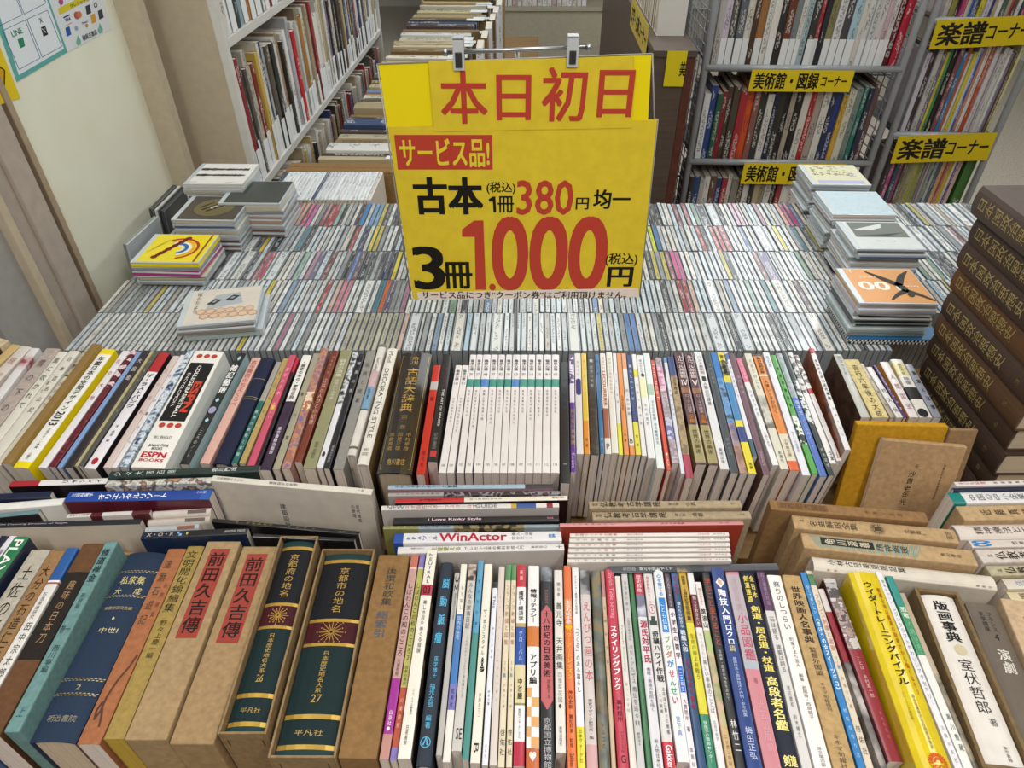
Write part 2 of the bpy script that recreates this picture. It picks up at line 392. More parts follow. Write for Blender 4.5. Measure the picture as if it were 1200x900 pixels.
def settle():
    """slide and slim neighbours that would touch, then build the waiting row"""
    def edge(j, s):                                           # the book's side line, seen from above
        P0, P1, T, n = j[1], j[2], j[3], j[4]; x = n.cross((P1-P0).normalized()); return (P0+x*s*T/2).xy, (P1+x*s*T/2).xy
    for it in range(6):
        for a, b in zip(jobs, jobs[1:]):
            g = 1.0
            for (p, q), pts, sg in ((edge(a, 1), edge(b, -1), 1), (edge(b, -1), edge(a, 1), -1)):
                d = (q-p).normalized(); nr = Vector((-d.y, d.x))
                for r in pts:
                    if -.01 < (r-p).dot(d) < (q-p).length+.01: g = min(g, sg*(r-p).dot(nr))
            if g < .0003:
                e = .0003-g
                for j, s in ((a, -1), (b, 1)):
                    x = j[4].cross((j[2]-j[1]).normalized()); c = min(e/2, j[3]*.12); j[3] -= c; j[1] = j[1]+x*s*(e/2-c/2); j[2] = j[2]+x*s*(e/2-c/2)
    for row, P0, P1, T, n, H, label, col, segs, texts, k in jobs:
        put_book(row, P0, P1, T, n, H, label, col, segs, texts, k)
    jobs.clear()
def put_book(row, P0, P1, T, n, H, label, col, segs, texts, k):
    if k.pop('case', None): k2 = k.pop('fn'); return k2(P0, P1, T, n, H)
    if row == 2:                                              # stand plumb on the board: same foot height along the row
        H = min(H, (P1.z-.6115)/n.z - .0005)
    return book(label, P0, P1, T, H, col, segs, texts, n, **k)
G_, K_, R_, BL, W_ = 'd8b860', '1c1a1c', 'b5202c', '2456a8', 'efece6'
F_ = ' in the front book row'
def r3(bk, fr, label, col, *a, **k): return stand(3, bk, fr, label+F_, col, *a, **k)
r3((2, 11, 628), (-186, -170, 850), 'dark navy hardcover at the left end', '20243a', texts=[('日本の美術', .1, .7, 0, .6, 'c9c3b0')])
r3((11.5, 18.6, 628), (-169, -152, 850), 'white paperback with purple letters', 'e9e4ea', texts=[('演劇ノート', .05, .6, 0, .6, '7a3d78')])
r3((19.3, 32, 629), (-150, -121, 852), 'green spined playbook with white capitals', '2c7a4c', texts=[('PLAYB', .02, .30, 0, .62, 'f0f0ea', 'r', .02)], dz=.012, side='1d2740')
r3((38, 58, 644), (-112, -80, 868), 'pale grey book titled 土佐の石塁 in black', 'b9b1a2', kind='card', texts=[('土佐の石塁', .10, .62, .04, .62, '26221f')], pages='cfc2ab')
r3((59, 76, 646), (-80, -55, 872), 'tan book titled 大分の石造仁王', '9c7850', kind='card', texts=[('大分の石造仁王', .09, .62, .02, .6, '2a2018')])
r3((77, 94.5, 642), (-56, -38, 872), 'blue topped white book by 田中', 'e4e0da', [(0, .20, '2d5d9e'), (.20, .212, 'f0ece6'), (.212, .222, 'b04848'), (.90, .915, 'b04848'), (.915, 1, '2d5d9e')],
   [('石造美術研究', .27, .42, -.05, .34, '55504a'), ('田中宗太郎', .43, .72, .1, .55, '3a3632'), ('文化財刊行会', .76, .88, -.05, .26, '55504a')])
r3((96, 122, 637), (-37, 0, 862), 'brown book with black title panel 趣味の日本刀', '6b4a30', [(.18, .66, '2a2420')], [('趣味の日本刀', .23, .58, .05, .34, 'a88560')], kind='card')
r3((123.5, 139, 634), (4, 21.5, 858), 'teal carton with torn edge and black title', '6f9492', kind='card', style='box', dz=.014,
   texts=[('修道禅金', .05, .26, -.02, .62, '1d3034', 'v', .02), ('新修版', .32, .41, 0, .36, '2c4448'), ('巻一', .50, .54, 0, .75, '2c2a30', 'h'), ('西川寧編', .60, .74, .05, .5, '22383c'), ('上', .88, .95, 0, .5, '2c5a5e')])
def chains(ts, n=22, c='b9a878'):
    def fn(mb, T, L, H, sp):
        m = mat(c, 'gold')
        for t in ts:
            for i in range(n):
                u = -T*.47+T*.94*i/(n-1); y = L/2-t*L+(.0011 if i % 2 else -.0011); q = .0014
                mb.face([sp(Vector((u-q*1.5, y, 0))), sp(Vector((u, y-q*.6, 0))), sp(Vector((u+q*1.5, y, 0))), sp(Vector((u, y+q*.6, 0)))], m)
    return fn
r3((150, 195, 647), (31, 88, 869), 'wide dark blue cloth volume with gold chain bands 私家集大成', '27374e', style='cloth', extra=chains((.125, .275, .72, .79)), pages='d9c6ac',
   texts=[('私家集', .155, .205, .0, .62, 'd9c88c', 'h'), ('大', .225, .265, -.25, .17, 'd9c88c', 'h'), ('成', .225, .265, .25, .17, 'd9c88c', 'h'), ('和歌史研究会編', .335, .355, -.02, .68, 'b9a878', 'h'),
          ('中世Ⅰ', .455, .485, .02, .45, 'd9c88c', 'h'), ('2', .745, .77, 0, .1, 'b9a878', 'h'), ('明治書院', .885, .915, -.02, .62, '9a9480', 'h'), ('◆', .395, .415, 0, .07, 'd9c88c', 'h')], dz=-.006)
def brush(mb, T, L, H, sp):
    m = mat('5c3a30', 'ink'); pts = [(.42, .60), (.30, .66), (.05, .72), (-.12, .80), (-.10, .86), (-.22, .90), (-.3, .86), (-.2, .82), (.05, .885), (.15, .93)]
    for (a, b), (c, d) in zip(pts, pts[1:]):
        p, q = Vector((a*T, L/2-b*L, 0)), Vector((c*T, L/2-d*L, 0)); s = (q-p).normalized(); w = Vector((-s.y, s.x, 0))*T*.05
        mb.face([sp(p-w), sp(q-w), sp(q+w), sp(p+w)], m)
r3((198, 218, 643), (88, 118, 872), 'orange book with ink brush drawing near its foot', 'a86c48', kind='card', extra=brush, texts=[('達磨石遊記', .06, .46, -.1, .4, '4a3a34'), ('永樂雅集', .2, .42, .28, .22, '7a4438')])
r3((219.5, 240, 640), (120, 145, 866), 'mustard yellow book titled 文明開化錦絵集', 'a58c4e', kind='card', texts=[('文明開化錦繪集', .03, .40, -.02, .66, '2c2818'), ('野々上慶一編', .44, .64, .02, .4, '3c3620')], pages='c8a93c', side='c9ad4a')
for i, (bk, fr, w, s) in enumerate((((241.5, 284, 634), (146, 194, 867), 'left', 'a98e68'), ((284.5, 327, 640), (197, 251, 872), 'right', 'a48862'))):
    r3(bk, fr, 'mottled beige carton with red title label 前田久吉傳, %s of the pair' % w, s, style='box', segs=[(.05, .55, '9c4034', 'matte', .56)],
       texts=[('前田久吉傳', .07, .53, 0, .48, '1c1414', 'v', .02)], cat='boxed book', dz=.009-.005*i)
# three books in open slipcases
def slipcase(bk, fr, label, blabel, col, bcol, segs, texts, dz=0.0, wall=.0028, wear='a58a66', extra=None, recess=.006, bar=.10):
    p0 = Vector((0, 0, Z3+dz)); a, b, c, d = on(bk[0], bk[2], p0, UP), on(bk[1], bk[2], p0, UP), on(fr[0], fr[2], p0, UP), on(fr[1], fr[2], p0, UP)
    P0, P1 = (a+b)/2, (c+d)/2; x, y, n, L = frame_of(P0, P1, UP); T = (abs((b-a).dot(x))+abs((d-c).dot(x)))/2*.98; H = .186+dz
    jobs.append([3, P0, P1, T, n, H, label, col, (), (), dict(case=True, fn=lambda P0, P1, T, n, H: slipcase_at(P0, P1, T, n, H, label, blabel, col, bcol, segs, texts, wall, extra, recess))])
def slipcase_at(P0, P1, T, n, H, label, blabel, col, bcol, segs, texts, wall, extra, recess):
    x, y, n, L = frame_of(P0, P1, UP)
    base = (P0+P1)/2-n*H; M = Matrix(((x.x, y.x, n.x, base.x), (x.y, y.y, n.y, base.y), (x.z, y.z, n.z, base.z), (0, 0, 0, 1)))
    mb = MB(); m = mat(col, 'card'); w = wall
    mb.box((-T/2, -L/2, 0), (-T/2+w, L/2, H), m, None, .0008); mb.box((T/2-w, -L/2, 0), (T/2, L/2, H), m, None, .0008)
    mb.box((-T/2+w, -L/2, 0), (T/2-w, -L/2+w, H), m, None, .0008); mb.box((-T/2+w, L/2-w, 0), (T/2-w, L/2, H), m, None, .0008)
    mb.box((-T/2+w, -L/2+w, 0), (T/2-w, L/2-w, w), m)
    st = mat('3a3630', 'metal')
    for u in (-.36, .36): mb.box((u*T-.0005, -L/2-.0004, H-.030), (u*T+.0005, -L/2, H-.016), st)
    o = mb.build('slipcase', None, M); tag(o, label+F_, 'slipcase')
    q = w+.0016; k = n*recess
    book(blabel, P0-(P0-P1).normalized()*q-k, P1+(P0-P1).normalized()*q-k, T-2*q, H-w-recess-.001, bcol, segs, texts, UP, style='hard', extra=extra, shrink=1.0)
def burst(t, r):
    def fn(mb, T, L, H, sp):
        m = mat('c9a24a', 'gold')
        for i in range(16):
            a = i*math.pi/8; R = T*r*(1 if i % 2 == 0 else .8); s = Vector((math.cos(a), math.sin(a), 0)); w = Vector((-s.y, s.x, 0))*.0004
            c = Vector((0, L/2-t*L, 0))
            mb.face([sp(c+s*T*.03-w), sp(c+s*R-w), sp(c+s*R+w), sp(c+s*T*.03+w)], m)
            e = c+s*R*1.15; mb.face([sp(e-s*.0007-w*2), sp(e+s*.0007-w*2), sp(e+s*.0007+w*2), sp(e-s*.0007+w*2)], m)
    return fn
BAND = [(0, .035, '1d3a3c'), (.035, .055, 'c9a24a', 'gold'), (.055, .375, '14161c'), (.375, .392, 'c9a24a', 'gold'), (.392, .50, '42101a'), (.50, .515, 'c9a24a', 'gold'), (.515, .83, '10272a'), (.83, .85, 'c9a24a', 'gold'), (.85, .955, '10272a'), (.955, .975, 'c9a24a', 'gold'), (.975, 1, '1d3a3c')]
for (bk, fr, t, num, w) in (((328, 374, 628), (254, 312, 860), '京都府の地名', '26', 'left'), ((376.5, 441, 643), (313, 393, 888), '京都市の地名', '27', 'right')):
    slipcase(bk, fr, 'worn brown slipcase, %s of two with black green volumes' % w, 'black and green gold banded volume %s in the %s brown slipcase' % (t, w), '937a56', '15171d', BAND,
             [(t, .085, .345, .0, .30, 'caa75a'), ('日本歴史地名大系', .54, .74, .0, .17, 'caa75a'), (num, .745, .78, 0, .18, 'caa75a', 'h'), ('平凡社', .895, .92, 0, .50, 'caa75a', 'h')], extra=burst(.446, .24), dz=.012 if w == 'left' else .004)
r3((443.5, 480.5, 650), (395, 442, 889), 'brown carton brush lettered 後撰和歌集総索引', '8f6d44', style='box', texts=[('後撰和歌集', .08, .30, .02, .46, '2c3a3c'), ('総索引', .325, .47, -.02, .46, '3a5a78')], cat='boxed book')
r3((482, 491, 650), (444, 455.5, 890), 'dusty pink book with purple foot titled しばわんこ', 'c29a94', [(0, .08, 'c07460'), (.08, .085, 'efe8e0'), (.66, .90, 'a02c92'), (.90, 1, 'c08a80')], [('しばわんこの和のこころ', .17, .56, 0, .72, '2a1c1c'), ('川浦良枝', .57, .65, 0, .4, '3a2a2a'), ('白泉社●', .80, .89, 0, .45, 'f0e8ec')])
r3((492, 498.8, 650), (456.5, 465, 891), 'yellow green book with red foot titled しばわんこ２', 'b4b060', [(0, .08, '8478b8'), (.08, .085, 'efe8e0'), (.70, .95, 'b4503c'), (.95, 1, '8478b8')], [('しばわんこの和のこころ２', .17, .58, 0, .72, '23200f'), ('四季の喜び', .60, .69, 0, .5, '3a3620'), ('川浦良枝', .74, .88, 0, .5, 'e6c9b0')])
r3((500, 513, 644), (465.5, 481, 889), 'white NEUTRAL magazine with red number block 03', 'ece6da', [(.205, .265, 'a82a3c')], [('NEUTRAL', .02, .20, 0, .62, '1e1a1a'), ('03', .215, .255, 0, .62, '2a1418', 'h'), ('美しき月をめぐる冒険', .29, .56, 0, .36, '2a2626'), ('ニュートラル編集部', .72, .83, .05, .2, '55504a'), ('白夜書房', .87, .95, -.05, .24, '3a3632')], dz=.006, side='5a4a42,2a2624,a08a78,6a625c')
def ring(mb, T, L, H, sp):
    m = mat('5ab0d8', 'ink'); c = Vector((-.05*T, L/2-.905*L, 0))
    for i in range(24):
        a, b = i*math.pi/12, (i+1)*math.pi/12; r0, r1 = T*.30, T*.36
        mb.face([sp(c+Vector((r0*math.cos(a), r0*math.sin(a), 0))), sp(c+Vector((r1*math.cos(a), r1*math.sin(a), 0))), sp(c+Vector((r1*math.cos(b), r1*math.sin(b), 0))), sp(c+Vector((r0*math.cos(b), r0*math.sin(b), 0)))], m)
    for s in (-1, 1): mb.face([sp(c+Vector((0, T*.33, 0))), sp(c+Vector((s*T*.15-.0008, -T*.2, 0))), sp(c+Vector((s*T*.15+.0012, -T*.2, 0))), sp(c+Vector((.0008, T*.33, 0)))], m)
r3((516.5, 531, 659), (487, 505, 898), 'dark slate hardcover with large light blue characters', '363d48', style='cloth', texts=[('脳', .10, .155, .12, .52, '5ab8e0', 'h', .02), ('動', .205, .26, .08, .52, '5ab8e0', 'h', .02), ('脈', .305, .36, .08, .52, '5ab8e0', 'h', .02), ('瘤', .40, .455, .0, .52, '5ab8e0', 'h', .02), ('医学博士', .52, .63, .05, .32, '5ab8e0'), ('福光太郎', .65, .76, .0, .42, '5ab8e0'), ('編著', .79, .85, -.02, .42, '5ab8e0')], extra=ring)
r3((533, 538.6, 671), (510.5, 518, 885), 'grey book numbered 32 beside the slate hardcover', 'b6b2ae', texts=[('32', .03, .12, .1, .72, '2a2826', 'r'), ('BEAUTIFUL HOUSES', .14, .30, .1, .3, '4a4846', 'r')])
r3((540, 547.8, 661), (518.5, 527.5, 893), 'white topped book with blue lower half 国内の住宅', 'e8e4d8', [(.30, .66, '4478b8'), (.66, .78, '7a78b8'), (.78, 1, 'e6e2da')], [('もてなし', .13, .28, .1, .5, '6a6050'), ('国内の住宅', .31, .44, 0, .6, 'cfe0f0'), ('成美社', .68, .77, 0, .5, '2a3060')])
r3((549, 559, 661), (529, 540.5, 880), 'light grey book titled みんなの家事日記', 'c9c5c0', [(0, .11, '4a3a34,c8b8ac,8a7468')], [('みんなの家事日記', .12, .40, 0, .55, '5a5654'), ('これからのシンプルで丁寧な暮らし方', .44, .76, .1, .3, '7a7674'), ('SE', .90, .95, .1, .6, '2a2828', 'h')])
r3((560.4, 567, 657), (541, 549.5, 890), 'pale blue thin book turning teal at its foot', '5a9cc0', [(.42, 1, '4a8c84')], [('生き方の本', .10, .40, 0, .5, '2a5a80')])
r3((568, 577, 661), (550.5, 563, 894), 'cream book titled ザ・まさこスタイル', 'ece4d6', texts=[('ザ・まさこスタイル', .27, .52, 0, .45, '3a342e'), ('♟', .53, .60, .05, .5, '1c1a18', 'h'), ('伊藤まさこ', .70, .81, .05, .34, '8a8078'), ('B', .92, .96, 0, .5, '3a342e', 'r')])
r3((578, 583.2, 682), (564, 572.5, 897), 'short white book lettered This with black top', 'e2e4ec', [(0, .04, '2a2c2e')], [('This', .09, .17, 0, .5, '4a5a80', 'r'), ('暮らしの習慣', .28, .48, .05, .34, '6a7890'), ('鈴木六菫', .64, .72, 0, .36, '3a4250'), ('宝島社', .90, .97, 0, .3, '55607a')])
r3((584.2, 592, 664), (573.5, 582, 897), 'pinkish beige book with a column of grey dots', 'd6cac2', texts=[('・・・・・・・・', .16, .62, 0, .5, '7a706a'), ('小さな菓子', .55, .74, .05, .3, '9a908a')])
for i, (bk, fr, w) in enumerate((((593, 599, 662), (583, 591.5, 899), 'left'), ((600, 605, 662), (592.3, 600.5, 899), 'right'))):
    r3(bk, fr, 'thin cream embroidery book with green top, %s of two' % w, 'ddd0b4', [(.0, .095, '5a8c5a')], [('フランス刺繍と図案', .12, .46, .05, .72, 'b06a6a'), ('33集' if i == 0 else '35集', .53, .62, 0, .55, '5a80b0'), ('戸塚きく著', .64, .76, .05, .35, '8a7a66'), ('啓佑社', .84, .96, .05, .75, '3a332c')])
r3((606, 616.5, 662), (601.3, 614.7, 898), 'red topped economics book with blue block', 'e9e7e6', [(0, .135, 'c02c3c'), (.34, .36, 'b8a05c'), (.36, .555, '2450a0'), (.555, .735, 'd8caa0'), (.735, .745, '8a8450'), (.90, 1, 'b4203c')], [('新版', .03, .1, 0, .4, 'f0d0d0'), ('痛快！経済学', .16, .33, 0, .55, '222022', 'v', .02), ('グローバル', .38, .54, 0, .4, 'd0d8f0'), ('中谷巌', .62, .72, 0, .5, '2a2622', 'v', .02), ('集英社インターナショナル', .76, .89, 0, .34, '3a3836')])
def squares(mb, T, L, H, sp):
    m = mat('d9a56a', 'ink')
    for i in range(6):
        t = .655+i*.043; u0, u1 = (-.48, -.12) if i % 2 == 0 else (-.12, .48)
        panel(mb, sp, T, L, u0, u1, t, t+.043, m, 0, 0, 4)
r3((619, 632, 663), (616, 632.3, 902), 'white computing textbook with orange block and checkers', 'eae8e6', [(.35, .455, 'c8742c'), (.915, 1, 'c06028')], [('情報リテラシー', .14, .33, 0, .62, '1c1a1c', 'v', .025), ('アプリ編', .49, .64, 0, .62, '1c1a1c', 'v', .025), ('❤', .93, .97, 0, .5, 'f0e8e0', 'h')], extra=squares, dz=.003)
def arrow(mb, T, L, H, sp):
    m = mat('bc6468', 'ink')
    panel(mb, sp, T, L, -.46, 0, .27, .70, m, -.0002, 0, 3); panel(mb, sp, T, L, 0, .46, .27, .70, m, -.0002, 0, 3)
    for i in range(6):
        q = .46*(1-i/6); panel(mb, sp, T, L, -q, q, .27-.04*(i+1)/6, .27-.04*i/6, m, -.0002); panel(mb, sp, T, L, -q, q, .70+.045*i/6, .70+.045*(i+1)/6, m, -.0002)
r3((633.4, 647, 664), (633.5, 650, 904), 'black museum book with salmon arrow panel', '18171a', [(0, .09, '2a2a2c,8a9098,1a1a1c', 'big')], [('特別展覧会', .14, .22, 0, .3, '9a6a6a'), ('十八世紀の日本美術', .26, .60, 0, .62, '1c1416', 'v', .02), ('花鳥する', .61, .70, .12, .28, '2a1c1e'), ('京都国立博物館', .78, .99, 0, .6, 'b8b8ba')], extra=arrow)
r3((649.5, 659, 668), (651, 664, 882), 'off white ceiling painting book titled 善光寺天井画集', 'dcd9d2', texts=[('関信孝', .08, .18, 0, .4, '6a6662'), ('善光寺', .21, .36, 0, .72, '2a2826'), ('天井画集', .42, .60, 0, .75, '2a2826'), ('四季草花図', .61, .77, 0, .5, '8a8682'), ('●', .77, .80, 0, .4, '4a4846'), ('美術出版社', .88, .97, 0, .34, '5a5652')])
r3((660.3, 669, 663), (665.5, 676, 900), 'bright orange drawing lesson book', 'dd6a2c', [(.20, .31, 'e08a54')], [('生活の絵手紙', .21, .34, 0, .7, 'f4ece0', 'v', .02), ('●', .34, .37, 0, .9, 'f0b020', 'h'), ('パワーアートレッスン', .36, .62, 0, .6, 'f0c830', 'v', .02), ('神谷史郎 著', .67, .80, 0, .55, '2a1a14'), ('松村潔 監修', .80, .92, 0, .45, '4a2418'), ('Gakken', .94, .995, 0, .5, '2a1a14', 'r')], dz=.003)
r3((670, 678, 665), (676.7, 686.5, 900), 'white craft book with yellow foot つくるのある暮らし', 'e4e4e6', [(.83, 1, 'd8d020')], [('インテリアと雑貨の人気作家', .05, .28, 0, .36, '5a5a5e'), ('「つくる」のある暮らし', .34, .68, 0, .55, '3e3c40'), ('日本ヴォーグ社', .84, .98, 0, .4, '5a6020')])
r3((679, 690.5, 668), (688, 701, 901), 'pencil drawing book with pink title えんぴつ画の本', 'cabfba', [(0, .15, '3a3a3a,a0a0a0,50504e', 'big'), (.90, 1, 'c89a9c')], [('えんぴつ画の本', .19, .62, .05, .8, 'bb5a6a'), ('視覚デザイン研究所・編', .70, .88, .02, .4, '332e30')])
r3((692.5, 703.5, 669), (702.5, 715.7, 902), 'olive brown picture book', '5e5238', [(.0, 1, '6a5a3c,4c4632,58605a,7a6a44', 'big')], [('トルコの', .80, .92, 0, .36, '3a3222')])
r3((704.2, 708, 669), (716.5, 723, 903), 'thin tan book beside the red styling book', 'c2a88a', [(0, .16, 'b07a78')], [('大地のうた', .19, .55, 0, .6, '5a4634')])
r3((709, 719, 667), (724, 738, 903), 'crimson styling book with white katakana', 'b8263f', texts=[('Stylish Table Setting', .02, .29, .0, .55, 'e8a0b0', 'r'), ('スタイリングブック', .33, .66, .0, .78, 'f2eef0', 'v', .03), ('高村是州', .70, .80, .02, .6, '3a1a22'), ('グラフィック社', .84, .93, .05, .4, '3a1a22'), ('G', .94, .97, .05, .4, '2a1418', 'h')], dz=.003)
r3((720, 727, 675), (739, 746.5, 903), 'plain cream thin book right of the crimson one', 'd9d5cb', texts=[('French Country', .30, .55, 0, .36, '7a9a80', 'r'), ('暮らしの手帖', .6, .75, 0, .4, '9a9690')])
r3((728, 735, 671), (747, 757, 903), 'light grey travel book titled パリ・アルザス', 'c2c0be', texts=[('空想旅行案内', .05, .24, 0, .4, '6a6866'), ('小説家の旅の手帖', .27, .40, 0, .36, '6a6866'), ('パリ・アルザス', .42, .62, 0, .6, '56545a'), ('南仏を巡る', .63, .78, 0, .6, '56545a'), ('▮▮', .79, .81, 0, .5, '4a3a4a', 'h'), ('桐島洋子', .84, .9, 0, .36, '5a5856')])
r3((736, 741, 668), (758, 765, 903), 'thin dark green book', '2e6a3c')
r3((742, 752.5, 670), (766, 778, 903), 'white history book with red title 源氏対平氏', 'd6d4d8', [(0, .14, 'b42840'), (.14, .27, '8a8aa0,c8c8d0,6a6a80', 'big')], [('歴史群像', .02, .13, 0, .6, 'f0d8dc'), ('源氏対平氏', .29, .52, .05, .8, 'b02840', 'v', .03), ('義経・清盛の攻防を描く', .54, .75, .05, .45, '5a5a72'), ('新人物往来社', .87, .99, .05, .4, '4a4a52')])
r3((754, 764, 672), (779.5, 793, 903), 'white war history book titled 奇襲ハワイ作戦', 'd4d0ce', [(.88, 1, 'c02038')], [('歴史群像シリーズ', .02, .19, -.12, .36, 'b05060'), ('①', .19, .245, 0, .72, 'b05060', 'h'), ('▟▙', .26, .31, 0, .8, '3a4a40', 'h'), ('奇襲ハワイ作戦', .34, .61, .05, .72, '26262a', 'v', .025), ('太平洋に散った戦艦', .63, .85, .2, .3, '44444a'), ('その戦略', .66, .76, -.2, .28, '44444a'), ('Gakken', .895, .995, .05, .55, 'f6eef0', 'r', .02)])
r3((765, 776.5, 667), (794, 808.5, 893), 'white book with blue oval and multicoloured title ブッダがせんせい', 'e2e2e2', [], [('心を育てる', .03, .17, 0, .52, '4a90c8', 'v', .02), ('▇▇', .18, .38, 0, .62, '2e80c8', 'h'), ('こども仏教', .20, .37, 0, .45, 'e6f0fa'), ('ブッ', .40, .48, .0, .6, '7aa03c', 'v', .02), ('ダ', .48, .52, .0, .6, 'c85a3c', 'v', .02), ('が', .525, .57, .0, .68, '3a80c0', 'v', .025), ('せ', .575, .62, .0, .6, 'c83c50', 'v', .02), ('んせ', .62, .705, .0, .6, '2a9a7a', 'v', .02), ('い', .705, .75, .0, .6, 'c03a4a', 'v', .02), ('宮下真', .80, .89, .02, .4, '4a80c0')], dz=.003)
r3((778, 784.6, 671), (809.2, 818, 903), 'calligraphy practice book with pink edge 小学生の習字', 'e6dce0', [(.0, .22, '4a3844')], [('三〇日でうまくなる', .03, .21, 0, .5, 'd8c8d0'), ('小学生の習字', .23, .50, 0, .75, '24242a', 'v', .025), ('▇', .53, .66, 0, .75, '2e6ac0', 'h'), ('一二三年生', .535, .655, 0, .5, 'e8eef8'), ('大貫思水 著', .69, .84, 0, .6, '3a3a42'), ('金園社', .9, .99, 0, .45, '3a3a42')])
r3((786, 794, 671), (818.6, 829, 903), 'dark blue book with red and white title 戦艦大和', '27466e', [(0, .09, '3a5a88')], [('写真集', .02, .14, 0, .6, 'a03a58'), ('僕たちの好きな', .18, .33, 0, .5, 'cfd8e6', 'v', .02), ('戦艦大和', .34, .46, 0, .7, 'e6eaf0', 'v', .02), ('世界最強の軍艦', .50, .74, 0, .5, 'a03050', 'v', .02)])
r3((795, 803.6, 671), (829.6, 841, 903), 'mustard to yellow book with green foot 症例集', 'c09a28', [(.30, .76, 'd6cc30'), (.76, 1, '2c8060')], [('快医学10周年記念', .02, .20, 0, .5, '3a3018', 'v', .02), ('症例集', .20, .29, 0, .55, '3a3018', 'v', .02), ('生命の神よ有難う', .36, .60, .02, .55, '6a6a20'), ('快医学の情報センター', .79, .97, 0, .45, 'e0ece4')])
r3((805, 812.6, 670), (842, 852, 903), 'white book with maroon capsule 季節のことば', 'e0dcdc', [(.14, .33, '6a2a36')], [('知っておきたい', .15, .32, 0, .55, 'e8d8dc'), ('もっと知りたい', .36, .50, 0, .5, 'b08a90'), ('美しい季節のことば', .50, .76, 0, .6, '55505a'), ('広田千悦子', .79, .88, 0, .34, '5a5660')])
r3((814, 821.6, 682), (852.6, 862, 903), 'picture book of mount 筑波山 with green scenery', 'c8c49a', [(0, .30, 'e0dad4'), (.30, .80, '7a9a5a,c8a890,a8b878', 'big'), (.80, 1, 'c8a878')], [('郷土の道を歩く', .04, .15, 0, .5, 'b06a70'), ('筑波山', .17, .29, 0, .8, '1e2426', 'v', .025), ('ニッポンの山', .84, .98, 0, .5, '4a3a2a')])
r3((822.5, 831, 670), (863, 875.5, 903), 'black book with orange red brush title 学ぶこと変わること', '2c2b2c', texts=[('学ぶこと変わること', .04, .43, .02, .8, 'c4583c', 'v', .01), ('写真集・教育の再生を求めて', .45, .70, 0, .4, 'c0bebc'), ('林竹二', .78, .93, .05, .7, 'e6e4e2')])
r3((832, 847.6, 665), (876.3, 894.5, 903), 'royal blue pottery wheel book with white title', '1f3a7c', texts=[('◆', .06, .125, .02, .7, 'f0e6d8', 'h'), ('陶', .075, .11, .02, .3, 'c04a3a', 'h'), ('陶技入門', .13, .33, .02, .64, 'f2f2f4', 'v', .03), ('ロクロ', .33, .44, .02, .55, 'f2f2f4', 'v', .03), ('篇', .44, .475, .02, .5, 'd8c890'), ('基礎技法と鍛錬技法の作例・参考例集', .50, .78, .02, .3, 'b8c4e0'), ('梅田正弘', .82, .96, .05, .5, 'c8d2ea')], dz=.004)
r3((849, 864.6, 665), (897, 917, 903), 'pink and grey book titled 小品図鑑 in outlined letters', 'c8828a', [(0, .045, 'c88a94'), (.045, .52, 'b0a4aa'), (.52, .56, 'a8b0b8')], [('盆栽写真', .06, .26, 0, .55, 'bba0aa'), ('小品図鑑', .265, .52, .05, .75, 'c03a5c', 'v', .004), ('著', .60, .63, .05, .3, '9a5a62'), ('光芸出版編', .70, .93, .08, .42, 'd8a0a8')])
r3((866, 883.6, 667), (917.6, 940, 903), 'black kendo directory with big yellow title', '262a38', style='hard', texts=[('全日本', .035, .18, .18, .32, 'e6d060', 'v', .03), ('剣道連盟', .04, .20, -.2, .32, 'e6d060', 'v', .03), ('剣道・居合道・杖道', .22, .57, 0, .62, 'ead870', 'v', .03), ('高段者名鑑', .59, .84, .0, .7, 'f0e28c', 'v', .03), ('剣連', .94, .985, 0, .7, 'f0e28c', 'h', .03)])
r3((885, 895.6, 664), (940.5, 954, 903), 'grey white book with purple upper third 石は語る', 'd2cfcc', [(0, .26, '583658')], [('石と建築の対話', .04, .23, .05, .4, 'a890a8'), ('石は語る', .29, .42, 0, .55, '5a5856'), ('建築は語る', .44, .58, 0, .55, '5a5856'), ('渡辺豊和', .64, .74, 0, .36, '6a6866'), ('鈴木博之', .77, .87, 0, .36, '6a6866')])
r3((898, 915, 674), (955, 976, 903), 'white jacketed book titled 祭りのしつらい', 'e9e5e0', texts=[('祭りのしつらい', .04, .33, .02, .52, '333032'), ('町家とまち並み', .37, .53, .08, .3, '5a5656'), ('編著 岩間香・西岡陽子', .56, .78, .08, .3, '55504e'), ('思文閣出版', .90, .985, .05, .3, '6a6662')], dz=.003)
r3((917, 937.6, 674), (977.5, 1005.5, 905), 'tan film people dictionary titled 世界映画人名事典', 'b8996a', kind='card', texts=[('世界映画人名事典', .07, .40, .0, .60, '2a2620', 'v', .02), ('監督外国編', .42, .57, .05, .42, '37312a'), ('キネマ旬報増刊', .60, .74, .05, .3, '5a4e3e'), ('キネマ旬報社', .84, .99, .0, .4, '5a4e3e')])
r3((938.3, 945, 671), (1006.5, 1017.5, 905), 'blue sweets decorating book', '2c7ab8', texts=[('甘くておいしい', .08, .25, 0, .5, 'cfe4f4'), ('《まほうの☆スイーツデコ》', .26, .66, 0, .62, 'f2f8fc', 'v', .02), ('材料の作り方', .72, .95, 0, .45, 'b8d8ee')])
r3((946, 954.6, 669), (1018.5, 1029.5, 905), 'cream embroidery book leaning beside the blue sweets book', 'd4c8b4', [(.02, .09, '4a7a50')], [('フランス刺繍と図案', .14, .46, 0, .68, 'b86a6e'), ('31集', .48, .55, 0, .5, '4a80b8'), ('戸塚きく著', .58, .74, 0, .4, '8a7c6c'), ('啓佑社', .80, .94, 0, .66, '6a5c4c')])
